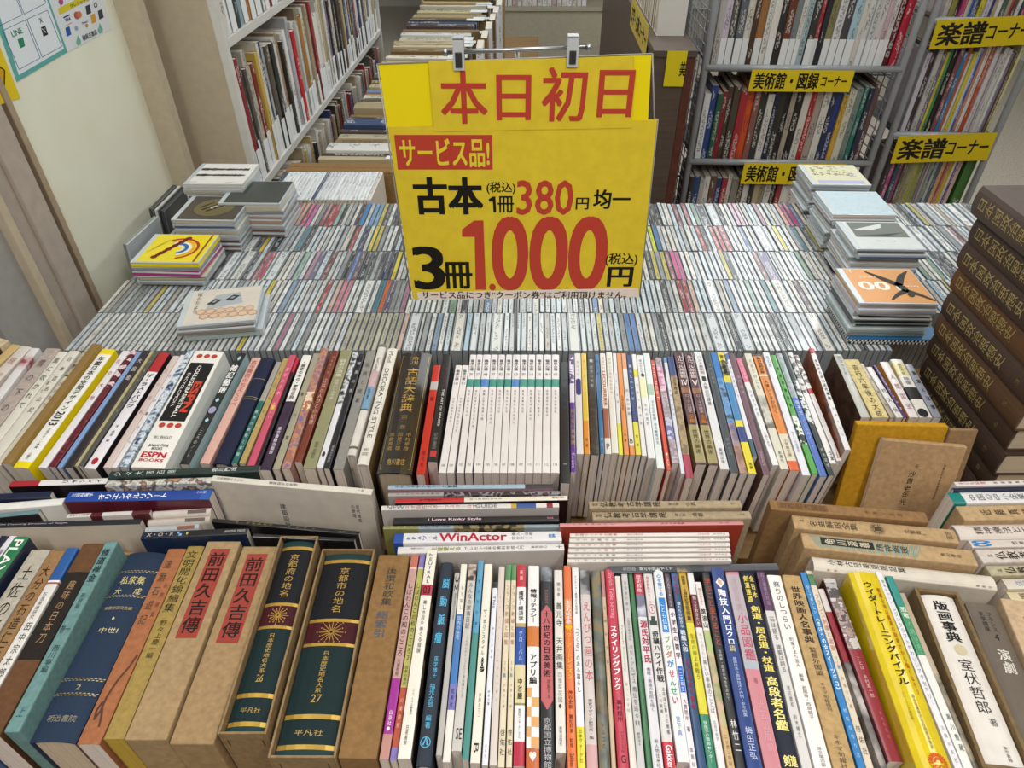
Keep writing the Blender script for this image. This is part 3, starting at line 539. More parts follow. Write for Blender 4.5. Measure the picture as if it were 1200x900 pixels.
r3((955.5, 964, 690), (1030.5, 1040, 905), 'short book with dark red and grey photo spine', '8a2c38', [(.0, .15, 'd0c8c4'), (.15, .45, '8a2430'), (.45, 1, '3a3434,8a8480,c8c0bc', 'big')])
r3((969, 986, 678), (1048, 1067, 893), 'book with red wrapper band and rows of tiny photographs', 'b0aaa6', [(0, .03, 'bdb7b3'), (.03, .13, '4a4444,a8a4a4,7a7276', 'pattern'), (.13, .44, 'c6c0bc,7a6a6a,a8908c,4a4448', 'pattern'), (.44, 1, '8e3038')], [('ことば・木村嵩一郎', .48, .70, .0, .3, 'd8b8b8'), ('芸術新聞社', .76, .90, .1, .16, 'b88080')], side='5a1c26', dz=.006)
def sunmark(mb, T, L, H, sp):
    m = mat('c85420', 'ink'); c = Vector((.12*T, L/2-.955*L, 0))
    for i in range(13):
        a = math.radians(-5+i*15.8); s = Vector((math.cos(a), math.sin(a), 0)); w = Vector((-s.y, s.x, 0))*.0009
        mb.face([sp(c+s*T*.16-w), sp(c+s*T*.27-w), sp(c+s*T*.27+w), sp(c+s*T*.16+w)], m)
    for i in range(12):
        a, b = math.pi*i/12, math.pi*(i+1)/12
        for r0, r1 in ((.07, .14),): mb.face([sp(c+Vector((T*r0*math.cos(a), T*r0*math.sin(a), 0))), sp(c+Vector((T*r1*math.cos(a), T*r1*math.sin(a), 0))), sp(c+Vector((T*r1*math.cos(b), T*r1*math.sin(b), 0))), sp(c+Vector((T*r0*math.cos(b), T*r0*math.sin(b), 0)))], m)
r3((989, 1026, 670), (1068.5, 1120, 906), 'thick glossy yellow training bible with black katakana', 'd8bf18', style='hard', kind='film', texts=[('ウイダートレーニングバイブル', .06, .62, -.02, .40, '1e1a10', 'v', .03), ('健康な体は最高の財産だから強くなろう', .09, .66, .30, .13, 'b0581c', 'v', .02), ('森永製菓株式会社健康事業部', .66, .90, .10, .10, '5a5018'), ('トレーニング研究所', .65, .78, -.16, .10, '5a5018'), ('WEIDER', .965, .985, .12, .5, 'c85420', 'h', .02)], extra=sunmark, dz=.030)
r3((1026, 1033.6, 670), (1121.3, 1130.5, 905), 'white resin accessory book', 'dcdade', texts=[('簡単かわいい', .05, .20, 0, .4, '6a666c'), ('レジンクラフトかわいいアクセサリー', .21, .72, 0, .55, '5a5a70'), ('主婦の友社', .80, .97, 0, .4, '7a7880')], dz=.02)
r3((1038, 1046.6, 675), (1131.5, 1143, 905), 'white dinosaur book with green and teal upper half', 'dcdcd6', [(0, .18, '2c8880'), (.18, .46, '3a8a5c')], [('恐竜', .19, .26, 0, .8, 'dcecd8', 'v', .02), ('の飼い方', .27, .44, 0, .55, '8ac0a0'), ('黒川豊蔵', .74, .92, .1, .5, '3a3a3a')], dz=.02)
r3((1052, 1065, 695), (1144, 1151, 905), 'short beige book with sepia drawing', 'b8a48c', [(.5, 1, '8a7a64,5a5244,a89880', 'big')])
slipcase((1066, 1125.5, 691), (1152.5, 1212, 903), 'frayed brown slipcase around the white print dictionary', 'white jacketed print dictionary 版画事典 in its frayed slipcase', '7a6444', 'ded8d0', [],
         [('版画事典', .04, .32, -.02, .46, '1e1c1c', 'v', .03), ('●', .33, .40, .04, .34, 'c8bc9c', 'h'), ('室伏哲郎', .42, .74, .02, .40, '2a2828'), ('著', .76, .80, .12, .2, '5a5656', 'h'), ('東京書籍', .90, .98, .15, .12, '6a6662')], wall=.0046, dz=.006, recess=.003)
r3((1132, 1169, 707), (1214, 1256, 905), 'taupe literature volume lettered 演劇 in white', '6b6156', style='hard', texts=[('フランス', .06, .20, .08, .17, '2a2624'), ('文学講座', .06, .20, -.16, .17, '2a2624'), ('4', .215, .255, .02, .14, '1e1a18', 'h'), ('演劇', .31, .47, .02, .40, 'd8d2c8', 'v', .02)])
r3((1171, 1212, 703), (1258, 1302, 905), 'beige boxed book at the right end', 'c4a888', style='box', texts=[('装飾文様', .10, .6, .1, .36, '2c2420')])

settle()
# ------------------------------------------------------------------ second row
S_ = ' in the second book row'
def r2(bk, fr, label, col, *a, **k): return stand(2, bk, fr, label+S_, col, *a, **k)
r2((-14, 12, 396), (-110, -76, 470), 'dark brown speckled thick book at the far left corner', '5a4634', [(0, .12, 'c8b898')], kind='card', dz=.01)
r2((14, 24, 404), (-74, -57, 480), 'gold edged thin book at the far left', 'c9ae78', kind='matte')
r2((25, 37, 406), (-70, -45, 500), 'pale book with pink print', 'd8d0c4', texts=[('現代詩', .1, .7, 0, .6, 'b06a70')])
r2((38, 49.5, 408), (-68, -46.5, 540), 'white book with red branch drawing', 'e2dedc', [(.05, .5, 'e2dedc,e2dedc,d8c8c8,a04850', 'big')])
r2((50.5, 67, 408), (-66, -38, 545), 'greyish pink book with brush lettering', 'b3a59c', kind='card', texts=[('雪の下の家', .08, .75, 0, .5, '4a4440')])
r2((69, 79, 412), (-37, -22, 546), 'ivory book with two dark characters', 'ded9cc', texts=[('風に吹かれて', .05, .55, 0, .6, '3a3632')])
r2((80, 96, 411), (-21, -8, 546), 'ivory mountain book with black title', 'dcd7ca', texts=[('日本百名山記', .04, .60, .12, .42, '2e2a28'), ('富士', .28, .42, -.2, .3, '55504a')])
r2((97, 106, 410), (-7, .5, 545), 'cream book with dark drawing at its top', 'd0c8b6', [(0, .26, '3a3026,c8bca8,5a4c3c')], [('ひだまり', .3, .55, 0, .6, '4a4238')])
r2((107, 118.5, 403), (1, 12, 543), 'dark and gold edged tall book', '8e7242', side='b8964e', kind='matte', dz=.006)
r2((120.5, 134, 409), (12.5, 34.5, 548), 'bright yellow jacketed design yearbook 2013', 'efd80e', [(.05, .955, 'eeece4')], [('年鑑日本の空間デザイン', .075, .56, .0, .5, '1c1a18', 'v', .02), ('2013', .57, .68, 0, .55, '1c1a18', 'r', .03), ('空間デザイン機構', .70, .86, .05, .22, '55504a'), ('六耀社', .89, .94, 0, .26, '3a3632')], side='ead20c', dz=.006)
r2((143.5, 152.5, 411), (44, 54.5, 548), 'white book with pink and red letters', 'e4e0e2', texts=[('北の大地', .05, .5, 0, .6, 'b03848')])
r2((153, 160.5, 410), (55, 65.5, 547), 'dark red marbled book', '4a1a24,7a2030,3a161c,9a3448', segs=[(0, .35, '5a2028,e0c8cc,6a2830', 'pattern')])
r2((161, 166.5, 412), (66, 72.5, 548), 'light blue thin book', '7f9cc8')
r2((167, 176, 411), (73, 86, 548), 'dark brown book 大図鑑 with white characters', '2f282a', texts=[('大図鑑', .06, .30, 0, .6, 'd0c8c4')])
r2((176.6, 180, 411), (86.4, 91, 546), 'thin khaki book', 'b0a47c')
r2((180.6, 186.5, 413), (91.5, 97, 546), 'grey book with white print', '55544e', texts=[('世界遺産年報', .05, .6, 0, .5, 'a8a69c')])
r2((187, 199, 413), (97.5, 112.5, 549), 'white and black book with red top ザ・マスク', 'e6e2e6', [(0, .19, 'b4242c')], [('ザ・ラストバンク', .21, .52, 0, .7, '1c1a1c', 'v', .03), ('池 真理 編', .66, .80, 0, .3, '3a3638'), ('●', .92, .97, .05, .5, 'a82a34', 'h')], side='1c1418', dz=.004)
r2((202.5, 210.5, 417), (120, 129.5, 548), 'pale pink book', 'd3c0b8', texts=[('花の図鑑', .1, .6, 0, .5, 'b08a88')])
r2((211.2, 218.5, 416), (130, 137, 548), 'white book with dark dots beside the pale pink one', 'e0dcdc', texts=[('・日々の暮らし', .04, .85, 0, .6, '4a4648')])
r2((219.5, 227.5, 410), (137.5, 149, 547), 'navy and white wave patterned book', '22446a,dce4ea,2c5a80', kind='pattern', dz=.002)
def espn(mb, T, L, H, sp):
    m, r, w = mat('1b1a1b', 'ink'), mat('b8402c', 'ink'), mat('e8e4dc', 'ink')
    panel(mb, sp, T, L, -.42, .40, .12, .64, m, -.0002)
    for t in (.055, .675):
        for u in (-.24, .02, .27):
            rr = T*.10; mb.face([sp(Vector((u*T+rr*math.cos(a*.3927), L/2-t*L+rr*math.sin(a*.3927), 0))) for a in range(16)], r)
    htext(mb, 'ESPN', mat('c8442c', 'ink'), Vector((.08*T, L/2-.30*L, 0)), Vector((0, -1, 0)), Vector((1, 0, 0)), .26*L, .24*T, .045, sp)
    htext(mb, 'COLLEGE BASKETBALL', w, Vector((-.10*T, L/2-.15*L, 0)), Vector((0, -1, 0)), Vector((1, 0, 0)), .46*L, .13*T, .03, sp)
    htext(mb, 'ENCYCLOPEDIA', w, Vector((-.31*T, L/2-.22*L, 0)), Vector((0, -1, 0)), Vector((1, 0, 0)), .30*L, .10*T, .0, sp)
r2((228.5, 262.5, 411), (151, 193.5, 548), 'thick white basketball encyclopedia with black panel', 'ebe8e0', extra=espn, side='efeae2', dz=.006, kind='gloss',
   texts=[('BILL BRADLEY', .76, .78, .0, .55, '3a3634', 'h'), ('BALLANTINE', .825, .843, 0, .6, '2a2624', 'h', .02), ('BOOKS', .85, .868, 0, .32, '2a2624', 'h', .02), ('ESPN', .885, .925, 0, .72, 'b8202c', 'h', .04), ('BOOKS', .935, .955, 0, .72, 'b8202c', 'h', .03)])
r2((279, 288, 414), (209, 222, 544), 'black book with big white characters and pale blue edge', '1c1b1c', side='a8c8cc', texts=[('◆', .03, .08, 0, .4, 'a8d0d8', 'h'), ('雑記藝術', .12, .40, 0, .85, 'efece8', 'v', .03), ('◆', .44, .48, 0, .45, 'a8d0d8', 'h'), ('●', .52, .58, 0, .8, '9a9ab8', 'h'), ('◆', .62, .66, 0, .45, 'a8d0d8', 'h'), ('こころのノート', .70, .95, 0, .42, 'b8b4b0')], dz=.002)
r2((296.5, 305, 419), (232, 246.5, 543), 'salmon pink book with red title', 'd6a89a', texts=[('古今東西のちえくらべ', .03, .50, 0, .7, 'a0403c')])
r2((306, 320.5, 419), (247.2, 268, 543), 'navy cloth book with thin gold lines', '20263e', style='cloth', dz=.004, segs=[(.22, .224, 'a8935a', 'gold'), (.40, .404, 'a8935a', 'gold'), (.42, .424, 'a8935a', 'gold')])
r2((324, 330, 424), (270, 279, 543), 'grey book with teal lower half', 'a09a94', [(.42, 1, '20605c')], [('植物の観察と実験', .5, .95, 0, .55, 'cfe0da')])
r2((330.6, 339, 420), (279.6, 286.5, 543), 'tan paper covered book', 'b39a62', kind='card', texts=[('旅の絵本', .1, .6, 0, .4, '7a6a44')])
r2((340, 346.8, 416), (287, 297.5, 549), 'rose pink book with white title', 'c5506a', texts=[('漢字の手本', .12, .4, 0, .55, 'e8b8c4'), ('■', .48, .52, 0, .6, 'e0b030', 'h'), ('やさしい', .45, .6, 0, .4, 'e8c0cc')], dz=.003)
r2((347.4, 350.6, 419), (298, 302.5, 548), 'thin red topped black book', '1e1a1e', [(0, .15, 'b82a40')])
r2((355.5, 365, 416), (303, 317.5, 551), 'white jacketed book with dark purple lower half', 'e6e3dc', [(.44, 1, '34203a')], [('・歴史の中の・都市伝説', .06, .42, 0, .5, '2a2628', 'v', .02), ('東京書籍出版部', .66, .88, 0, .4, 'd8d0d8', 'v', .02)], side='2a1c2e', dz=.004)
r2((367, 375.5, 414), (318.5, 328, 550), 'beige grey book with sparse black characters', 'a09a84', texts=[('春の雪', .3, .85, 0, .5, '3a362c')])
r2((376.3, 386.5, 408), (329, 342, 549), 'orange and violet flower patterned book', 'b06a3c,8a6a80,c88a50,7a6a90', segs=[(.4, .55, 'b07048,e0c8b0,c08058', 'pattern')], dz=.004)
r2((387.5, 397, 411), (342.5, 353, 541), 'red brown book titled 江戸 in white', '74321f', texts=[('江戸の人びとの記憶', .28, .70, 0, .6, 'd8b8a8'), ('日本史の旅', .05, .24, 0, .35, 'c09a88')])
r2((400, 412.5, 410), (354, 370, 549), 'olive green book with white title', '8f8c68', texts=[('弱者の流儀', .09, .26, 0, .62, 'e4e0d0'), ('現場からの考察', .28, .46, 0, .36, 'd4d0be'), ('田中出版社', .80, .93, 0, .3, '4a4832')])
r2((413.5, 420.3, 412), (370.6, 378, 548), 'white and dark book with circled characters', '55545a,d8d8da,2a2a30', segs=[(.5, 1, 'dcdce0')], texts=[('●', .88, .92, 0, .5, '4a2a30', 'h')])
r2((421, 427.5, 415), (378.6, 386.5, 549), 'black book with thin white print', '1d1c20', texts=[('映画の音', .05, .4, 0, .6, 'c8c6ca'), ('音楽之友社', .82, .96, 0, .5, 'a8a6aa')])
r2((430.5, 441, 411), (389, 404, 550), 'grey linen book with black characters', '8f8c86', kind='cloth', texts=[('伝説と民家', .10, .5, 0, .45, '3a3834')])
r2((443, 453, 403), (405.3, 416.5, 533), 'white book with pink and light blue bands and rounded back', 'd9d4cb', [(0, .03, '7a7a70'), (.27, .42, 'c8a8a8'), (.42, .62, '7aa0bc'), (.62, .63, '3a4a5a'), (.93, .95, '6a6a60')], [('Good Cooking', .14, .27, 0, .5, '3a3a38', 'r'), ('料理の基本', .44, .54, 0, .4, '3a4a5c')], style='hard', dz=.005)
r2((454.3, 466, 408), (417.3, 432, 544), 'white hardcover lettered DECORATING STYLE', 'e4dfd4', style='hard', side='8a6a42', texts=[('Mod', .03, .14, 0, .4, '6a645c', 'r'), ('DECORATING STYLE', .20, .80, 0, .42, '4a4640', 'r', .002), ('HEARST', .88, .90, 0, .45, '6a645c', 'h'), ('BOOKS', .91, .935, 0, .5, '4a4640', 'h')], dz=.003)
def gframe(mb, T, L, H, sp):
    m = mat('b89a50', 'gold')
    for u in (-.43, .43): mb.face([sp(Vector((u*T-.0004, -L*.47, 0))), sp(Vector((u*T+.0004, -L*.47, 0))), sp(Vector((u*T+.0004, L*.47, 0))), sp(Vector((u*T-.0004, L*.47, 0)))], m)
    for t in (-.47, .47): mb.face([sp(Vector((u*T, t*L+s, 0))) for u, s in ((-.43, -.0004), (.43, -.0004), (.43, .0004), (-.43, .0004))], m)
r2((472, 505, 413), (438, 485, 554), 'huge dark brown film wrapped dictionary with gold title 角川古語大辞典', '2c2624', style='hard', kind='film', extra=gframe, pages='c8b89c', dz=.004,
   texts=[('角川', .04, .12, 0, .24, 'c9a24a'), ('古語大辞典', .15, .54, 0, .42, 'c9a24a', 'v', .01), ('第一巻', .56, .68, 0, .2, '8a7440'), ('中村幸彦', .70, .84, .22, .16, '9a8048'), ('岡見正雄', .70, .84, -.02, .16, '9a8048'), ('阪倉篤義', .70, .84, -.26, .16, '9a8048'), ('角川書店', .90, .945, 0, .5, 'b8964a', 'h')])
r2((508, 517, 428), (487.5, 498, 556), 'bright red book beside the huge dictionary', 'c22c1c', [(.17, .25, 'b8b4ae')], [('鉄', .32, .36, 0, .5, '2a1410', 'h'), ('聞名社', .8, .95, 0, .45, '5a1410')])
r2((518.5, 530, 415), (500, 512.5, 541), 'black book with white English title and red mark', '1f1d1c', texts=[('ザ・スパイ', .14, .34, .05, .36, 'a02c30'), ('THE ART OF SPACES', .36, .70, .12, .22, 'e0dcd8', 'r', .02), ('紀伊書店', .76, .9, 0, .4, '8a8684'), ('■', .91, .96, 0, .6, 'c03c40', 'h')])
TX = [534, 542, 550.3, 558.7, 566, 575.3, 584, 592.5, 601, 610, 619, 627.8, 637, 646.5, 655.4]
BX = [513.6, 523, 533.3, 544, 554, 566, 576, 585.5, 594.3, 605, 615, 625, 635, 645.3, 655.8]
ORD = 'first second third fourth fifth sixth seventh eighth ninth tenth eleventh twelfth thirteenth last'.split()
rs = random.Random(3)
for i in range(14):
    sub = ''.join(rs.choice('特集日本人文化地域生活教育心理学研究社会経済') for _ in range(rs.randint(7, 12)))
    seg = [] if i < 2 else [(.235, .305, '3a9080' if i not in (4, 8) else '4a80c0')]
    r2((TX[i], TX[i+1], 428 if i < 2 else 415.5), (BX[i], BX[i+1], 554), 'white numbered series volume, %s from the left of fourteen' % ORD[i] if i < 13 else 'white numbered series volume, rightmost of fourteen', 'e6e1df', seg,
       [('臨床心理', .05, .16, 0, .55, '4a4a4e', 'v', .02), (str(rs.randint(10, 99)), .18, .205, 0, .5, '5a5a60', 'h'), (sub, .33, .33+.03*len(sub), 0, .30, '6a6668'), (str(100+i), .93, .95, 0, .45, '5a5658', 'h')], group='white series volumes')
r2((656.3, 665.8, 424), (656.6, 668.6, 566), 'black book with dim teal title', '1d2126', texts=[('日本の自画像', .08, .45, 0, .35, '2c5a5a'), ('ー', .86, .87, 0, .4, '8a8a8a', 'h')], dz=.0)
r2((667, 672.6, 415), (669, 675, 553), 'purple and white thin book with gold letters', 'd8d0dc', [(0, .28, '4a2c6a,d8d0e0,5a3c78', 'pattern'), (.45, .50, '5a2c88'), (.50, .80, '5a4470'), (.80, 1, '5a2c88')], [('ほっと一息物語', .5, .8, 0, .7, 'd8b860'), ('Sweet', .86, .97, 0, .5, 'd8d0e8', 'r')])
r2((673.2, 680.6, 414), (675.6, 684, 532), 'white book with indigo oval', 'd8d4d2', texts=[('からくり', .08, .26, 0, .4, '5a5660'), ('●', .28, .33, 0, .8, '423a78', 'h'), ('▇', .31, .42, 0, .8, '423a78', 'h'), ('●', .40, .45, 0, .8, '423a78', 'h')])
r2((681, 687, 414), (684.6, 691.6, 532), 'yellow book turning orange at the foot', 'd8b840', [(.70, 1, 'd88a28')], [('ペット', .05, .3, 0, .5, '6a5418'), ('成星', .85, .95, 0, .5, '6a4014')])
r2((687.6, 696.5, 413), (692, 703, 533), 'dark brown photo book with white small title', '3a3028,2c2624,4a3c30', segs=[(0, .45, '2e2a28')], texts=[('■', .08, .11, 0, .4, 'b8b4ac', 'h'), ('都市の地層', .14, .38, 0, .4, 'b8b4ac')])
r2((697, 702, 415), (703.5, 709, 531), 'steel blue thin book', '3a6c98', texts=[('旅の本', .05, .25, 0, .6, '1c3c5c'), ('書房', .85, .95, 0, .5, 'b0c8dc')])
r2((702.8, 709.4, 414), (709.5, 716.6, 532), 'cream book with red English capitals on a brown band', 'ddd4c8', [(.58, .86, '9a5840')], [('かわいい', .04, .18, 0, .5, '6a5a4a'), ('LECOURRIER', .20, .56, 0, .55, 'a8503c', 'r', .02), ('P', .91, .96, 0, .5, '3a3230', 'h')])
r2((710, 717.4, 413), (717.2, 724.8, 531), 'cream book with olive letters', 'dcd7cc', texts=[('やさしい木のおもちゃ', .06, .45, 0, .5, '8a866c')])
r2((718, 722.2, 414), (725.2, 730.6, 533), 'thin white book with yellow foot', 'd9d7d8', [(.72, 1, 'd8d83a')], [('ことり日和', .2, .55, 0, .5, '5a5a60')])
r2((722.6, 727.6, 414), (731.2, 737.8, 533), 'thin orange book', 'd88a44', texts=[('日本の意匠', .45, .6, 0, .6, '7a4418'), ('美書', .8, .9, 0, .5, '7a4418')])
r2((728.2, 733.4, 414), (738.3, 744.6, 533), 'white book with orange top and foot', 'd9d5d2', [(0, .17, 'd8986a'), (.92, 1, 'd88a44')], [('和・染の地図', .38, .65, 0, .6, '4a4c58'), ('B', .86, .9, 0, .6, '3a3634', 'h')])
r2((734, 739.8, 416), (745.2, 751.6, 533), 'navy blue book with yellow foot', '22386c', [(.70, 1, 'd8cc30')], [('暮らしのレシピ', .10, .5, 0, .6, 'c0c8dc', 'v', .02), ('青春', .8, .95, 0, .5, '5a5418')])
r2((740.4, 745.2, 415), (752.2, 758.4, 534), 'white book with a small yellow square', 'dcdad8', [(.17, .25, 'd8cc30')], [('世界の図書館', .3, .75, 0, .45, '6a6a6c')])
r2((746, 753, 416), (759, 768.8, 537), 'white book with lamp drawing', 'dddcda', [(.25, .45, 'e0dcb0')], [('夜のかたち', .05, .2, 0, .45, '5a5c60'), ('●', .20, .24, .1, .55, '5a4a40', 'h'), ('ものの見方', .50, .72, 0, .42, '4a4a50')])
r2((754, 761.3, 414), (769.5, 780, 549), 'white book with pale green block', 'd6dedc', [(.30, .40, 'a8c0a8')], [('子どもの時間', .45, .62, 0, .45, '4a5268'), ('幼児教育研究', .64, .82, 0, .4, '4a5268')])
r2((762, 766.6, 422), (780.6, 787, 551), 'thin vermilion red book with white letters', 'c8452c', texts=[('THE BEST', .02, .4, 0, .5, 'e8c8c0', 'r'), ('●CASA', .86, .97, 0, .5, 'e8c8c0', 'r')])
r2((767.4, 775.6, 419), (787.6, 797, 543), 'pink and grey leaf patterned book', 'b8b0b0,7a7674,c0a0b0,8a8a90', segs=[(.1, .35, 'c07a98,d8b8c4,8a7a80', 'pattern'), (.6, .8, '6a6aa0,b8b8c8,7a7a90', 'pattern')], kind='pattern')
r2((776.2, 781.6, 419), (797.5, 802.4, 555), 'white strip book with blue top', 'd0d2d8', [(0, .05, '6a90b8')], [('昭和の生活史', .3, .55, 0, .5, '6a7080')])
r2((782.2, 789.4, 418), (803, 814, 560), 'tan photo book with navy top and crimson foot', '8a7450,a89068,7a6444', segs=[(0, .18, '2c3c70'), (.83, 1, 'a03048')], texts=[('日本帝国', .2, .35, 0, .5, '3a3020')])
for i, (bk, fr, num, a) in enumerate((((790, 799.5, 413), (814.6, 829, 544), 'Ⅳ', 'left'), ((802, 811, 413), (830, 843, 545), 'Ⅴ', 'right'))):
    r2(bk, fr, 'maroon book with olive wrapper band, %s of the pair' % a, '4a1a20', [(.68, .985, '9a8c58'), (.35, .40, '8a5a38')],
       [('ルルフル美術館', .03, .26, 0, .72, 'd8c8c4', 'v', .025), (num, .275, .325, 0, .6, 'e0d4d0', 'h', .02), ('ローマの歴史', .41, .58, 0, .45, 'c8b4b0'), ('全集', .59, .67, 0, .62, 'c07a38', 'v', .02), ('世界の美術', .72, .92, 0, .6, '3a3a28')], dz=.003)
r2((813.4, 821.6, 412), (843.8, 855.4, 550), 'white book lettered ハント美術館', 'd8d6d6', texts=[('ハント美術館', .04, .22, 0, .6, '6a5458'), ('1', .24, .28, 0, .5, '3a3638', 'h'), ('人類の記録展', .29, .50, 0, .5, '4a484a'), ('美術出版', .84, .96, 0, .45, '55505a')])
r2((824.4, 832, 413), (856.2, 866.5, 554), 'charcoal book with grey print', '3a4044', texts=[('自然と建築', .1, .3, 0, .4, '8a9094'), ('現代企画', .74, .88, 0, .4, '8a9094')])
r2((832.7, 840, 413), (867.2, 876.5, 555), 'blue seaside photo book', '3c74b0,6a98c4,2a3c48', kind='big', segs=[(0, .24, '3a78bc'), (.62, .8, '8a8490,a88a90,6a6078', 'big'), (.8, 1, '8a6458,b08a78,5a4440', 'big')])
r2((840.7, 848, 413), (877.2, 887.4, 555), 'photo book with yellow and black bands', '3a7cb0', [(0, .08, 'd8c830'), (.08, .22, '33332a,8a8440,1c1c18', 'pattern'), (.22, .28, 'd8c430'), (.60, .65, 'd8cc30'), (.65, .77, '2a3c78'), (.77, .80, 'd8cc30'), (.80, 1, 'd8c820')], [('旅の遠景', .02, .2, 0, .6, '2a2a1c', 'v', .02), ('実業', .92, .97, 0, .5, '3a3410')])
r2((849, 853.2, 413), (881.6, 889, 535), 'white book with blue slanted letters', 'd8d6dc', [(.0, .12, '4a68a8,d8d8e0,c05870', 'pattern'), (.85, 1, '3a5a6a')], [('楽しい手づくり', .14, .48, 0, .6, '4a5a9a')])
r2((854, 860.5, 414), (893, 904.8, 556), 'plum brown book with white print', '6a4a54', texts=[('関門海峡', .2, .38, 0, .5, 'b8a0a8'), ('PARADE', .84, .94, 0, .4, 'b8a0a8', 'r')])
r2((861.5, 870.5, 420), (905.4, 913.4, 545), 'white book with pink top', 'dedcdc', [(0, .25, 'cf6c88')], [('くらしと手帖', .02, .22, 0, .5, 'f0d0d8'), ('ひだまりの窓', .32, .58, 0, .5, '4a6a98'), ('主婦の友社', .72, .85, 0, .4, '6a5a60')])
r2((871.2, 880.6, 414), (914, 925, 550), 'cream picture book with grey drawings', 'd0ccb8', [(.40, .68, '8a8a80,c8c4b4,6a6860', 'big')], [('ぐるりのこと', .05, .35, 0, .5, '5a5a58'), ('新潮社', .86, .95, 0, .4, '4a4846')])
r2((882.6, 891.6, 415), (925.6, 938, 551), 'orange book with cream foot', 'd07c2c', [(0, .02, '5a4a3a'), (.20, .215, 'e8d0b0'), (.72, .93, 'd0c8b0'), (.93, 1, 'd05c2c')], [('美の目利き帖', .03, .19, 0, .55, '4a2c14', 'v', .02), ('大津いっ子が行く', .25, .55, 0, .5, '4a2c14'), ('小学館文庫', .76, .9, 0, .4, '6a6450')])
r2((894.4, 901, 413), (940, 951, 557), 'plain white book with small grey print', 'd8d8de', texts=[('住む庭', .03, .14, 0, .5, '6a7078'), ('住まいの図書館', .68, .84, 0, .35, '7a7e88')])
r2((902.6, 909, 416), (951.6, 959.4, 555), 'green book with black foot lettering', '4f9a40', [(.55, .78, '1e2a1c,d8e0d0,2a3a24', 'pattern')], [('家庭菜園百科', .1, .5, 0, .5, '1c3c18', 'v', .02)])
r2((909.6, 916, 414), (960.4, 970.4, 558), 'blue book with grey green top', '4a68b0', [(0, .40, '9aa8a4,7a8a8c,a8a0a8')], [('親子で', .42, .55, 0, .55, 'dce0ec'), ('こころのノート', .58, .80, 0, .4, 'c8d0e4')])
r2((916.6, 922.2, 413), (971, 978.6, 557), 'dark green and black patterned book', '24302c', [(.25, .62, '3a4440,c8ccc8,24302c', 'pattern')], [('緑の記憶', .8, .95, 0, .5, 'c8ccc8')])
r2((922.8, 929.4, 413), (973, 981, 543), 'white book with red drawing and black foot mark', 'dcd8d6', [(0, .40, 'c8c4c0,5a5a58,d8d4d0', 'pattern')], [('うま', .9, .98, .1, .8, '2a2628', 'v', .02)])
r2((931, 937.6, 416), (981.6, 989, 540), 'white book with scattered black letters', 'dad6d4', [(0, .35, 'd8d4d0,6a6464,dcd8d6', 'pattern'), (.35, .40, 'b04048')], [('ム', .93, .98, .1, .7, 'a83848', 'h', .02)])
r2((946, 953, 408), (988, 996, 527), 'white spined magazine with red brown picture cover', 'd8d4d4', [(0, .06, 'b0283a')], [('女性のための近代美術', .12, .55, 0, .6, '33323c', 'v', .02), ('青春出版社', .6, .9, 0, .35, '6a6a74')], dz=.018, side='5a2c20,8a4a28,3a1c18')
SH = 489
def hid(bk, fr, *a, **k): return r2(bk, fr, *a, **k)
hid((977, 986, 415), (1009, 1020.5, SH), 'grey spined art book with dark wood cover', 'b4b4ac', texts=[('西洋木工史', .03, .35, 0, .5, '7a7a74')], dz=.022, side='3a2e28,5a4438,2c2420')
hid((988.5, 1006, 421), (1022, 1043, SH), 'wide cream yellow book with brush title', 'd8c68c', kind='card', texts=[('吉行六年後の大統', .10, 1, .0, .42, '2a2620')], dz=.008)
hid((1007.5, 1013, 426), (1044, 1049.5, SH), 'thin beige and grey book', 'a89c8c', texts=[('写真帖', .2, .9, 0, .6, '4a4440')])
hid((1014, 1022, 430), (1050.2, 1059, SH), 'white book titled 村人伝', 'd9d6d2', texts=[('村人伝', .4, .95, 0, .7, '2e2c2c')])
hid((1023.5, 1027.8, 428), (1059.6, 1064.5, SH), 'purple and white thin book', '4a2c62', texts=[('はじめてのお茶', .1, .9, 0, .6, 'd0c4dc', 'v', .02)])
hid((1030.5, 1041, 424), (1065.2, 1077.4, SH), 'orange sided white book with pink letters', 'dcd6d4', side='c88a38', texts=[('人間国宝', .2, .9, 0, .6, '9a5a70')], dz=.004)
hid((1043, 1057, 421), (1078.2, 1093, SH), 'white hardcover with yellow and black labels', 'd8d4cc', [(.06, .30, 'd2c890'), (.50, .70, '2a2826')], [('東京大全', .08, .28, 0, .4, '4a4630'), ('映像', .32, .46, 0, .5, '4a4a6a'), ('●', .86, 1.0, -.1, .8, '20222a', 'h')], dz=.006)
hid((1060, 1069, 427), (1094, 1104, SH), 'grey book with dark striped lettering', '8a8e98', texts=[('家族と法律', .1, .9, .1, .5, '2a2c34', 'v', .02)])

settle()

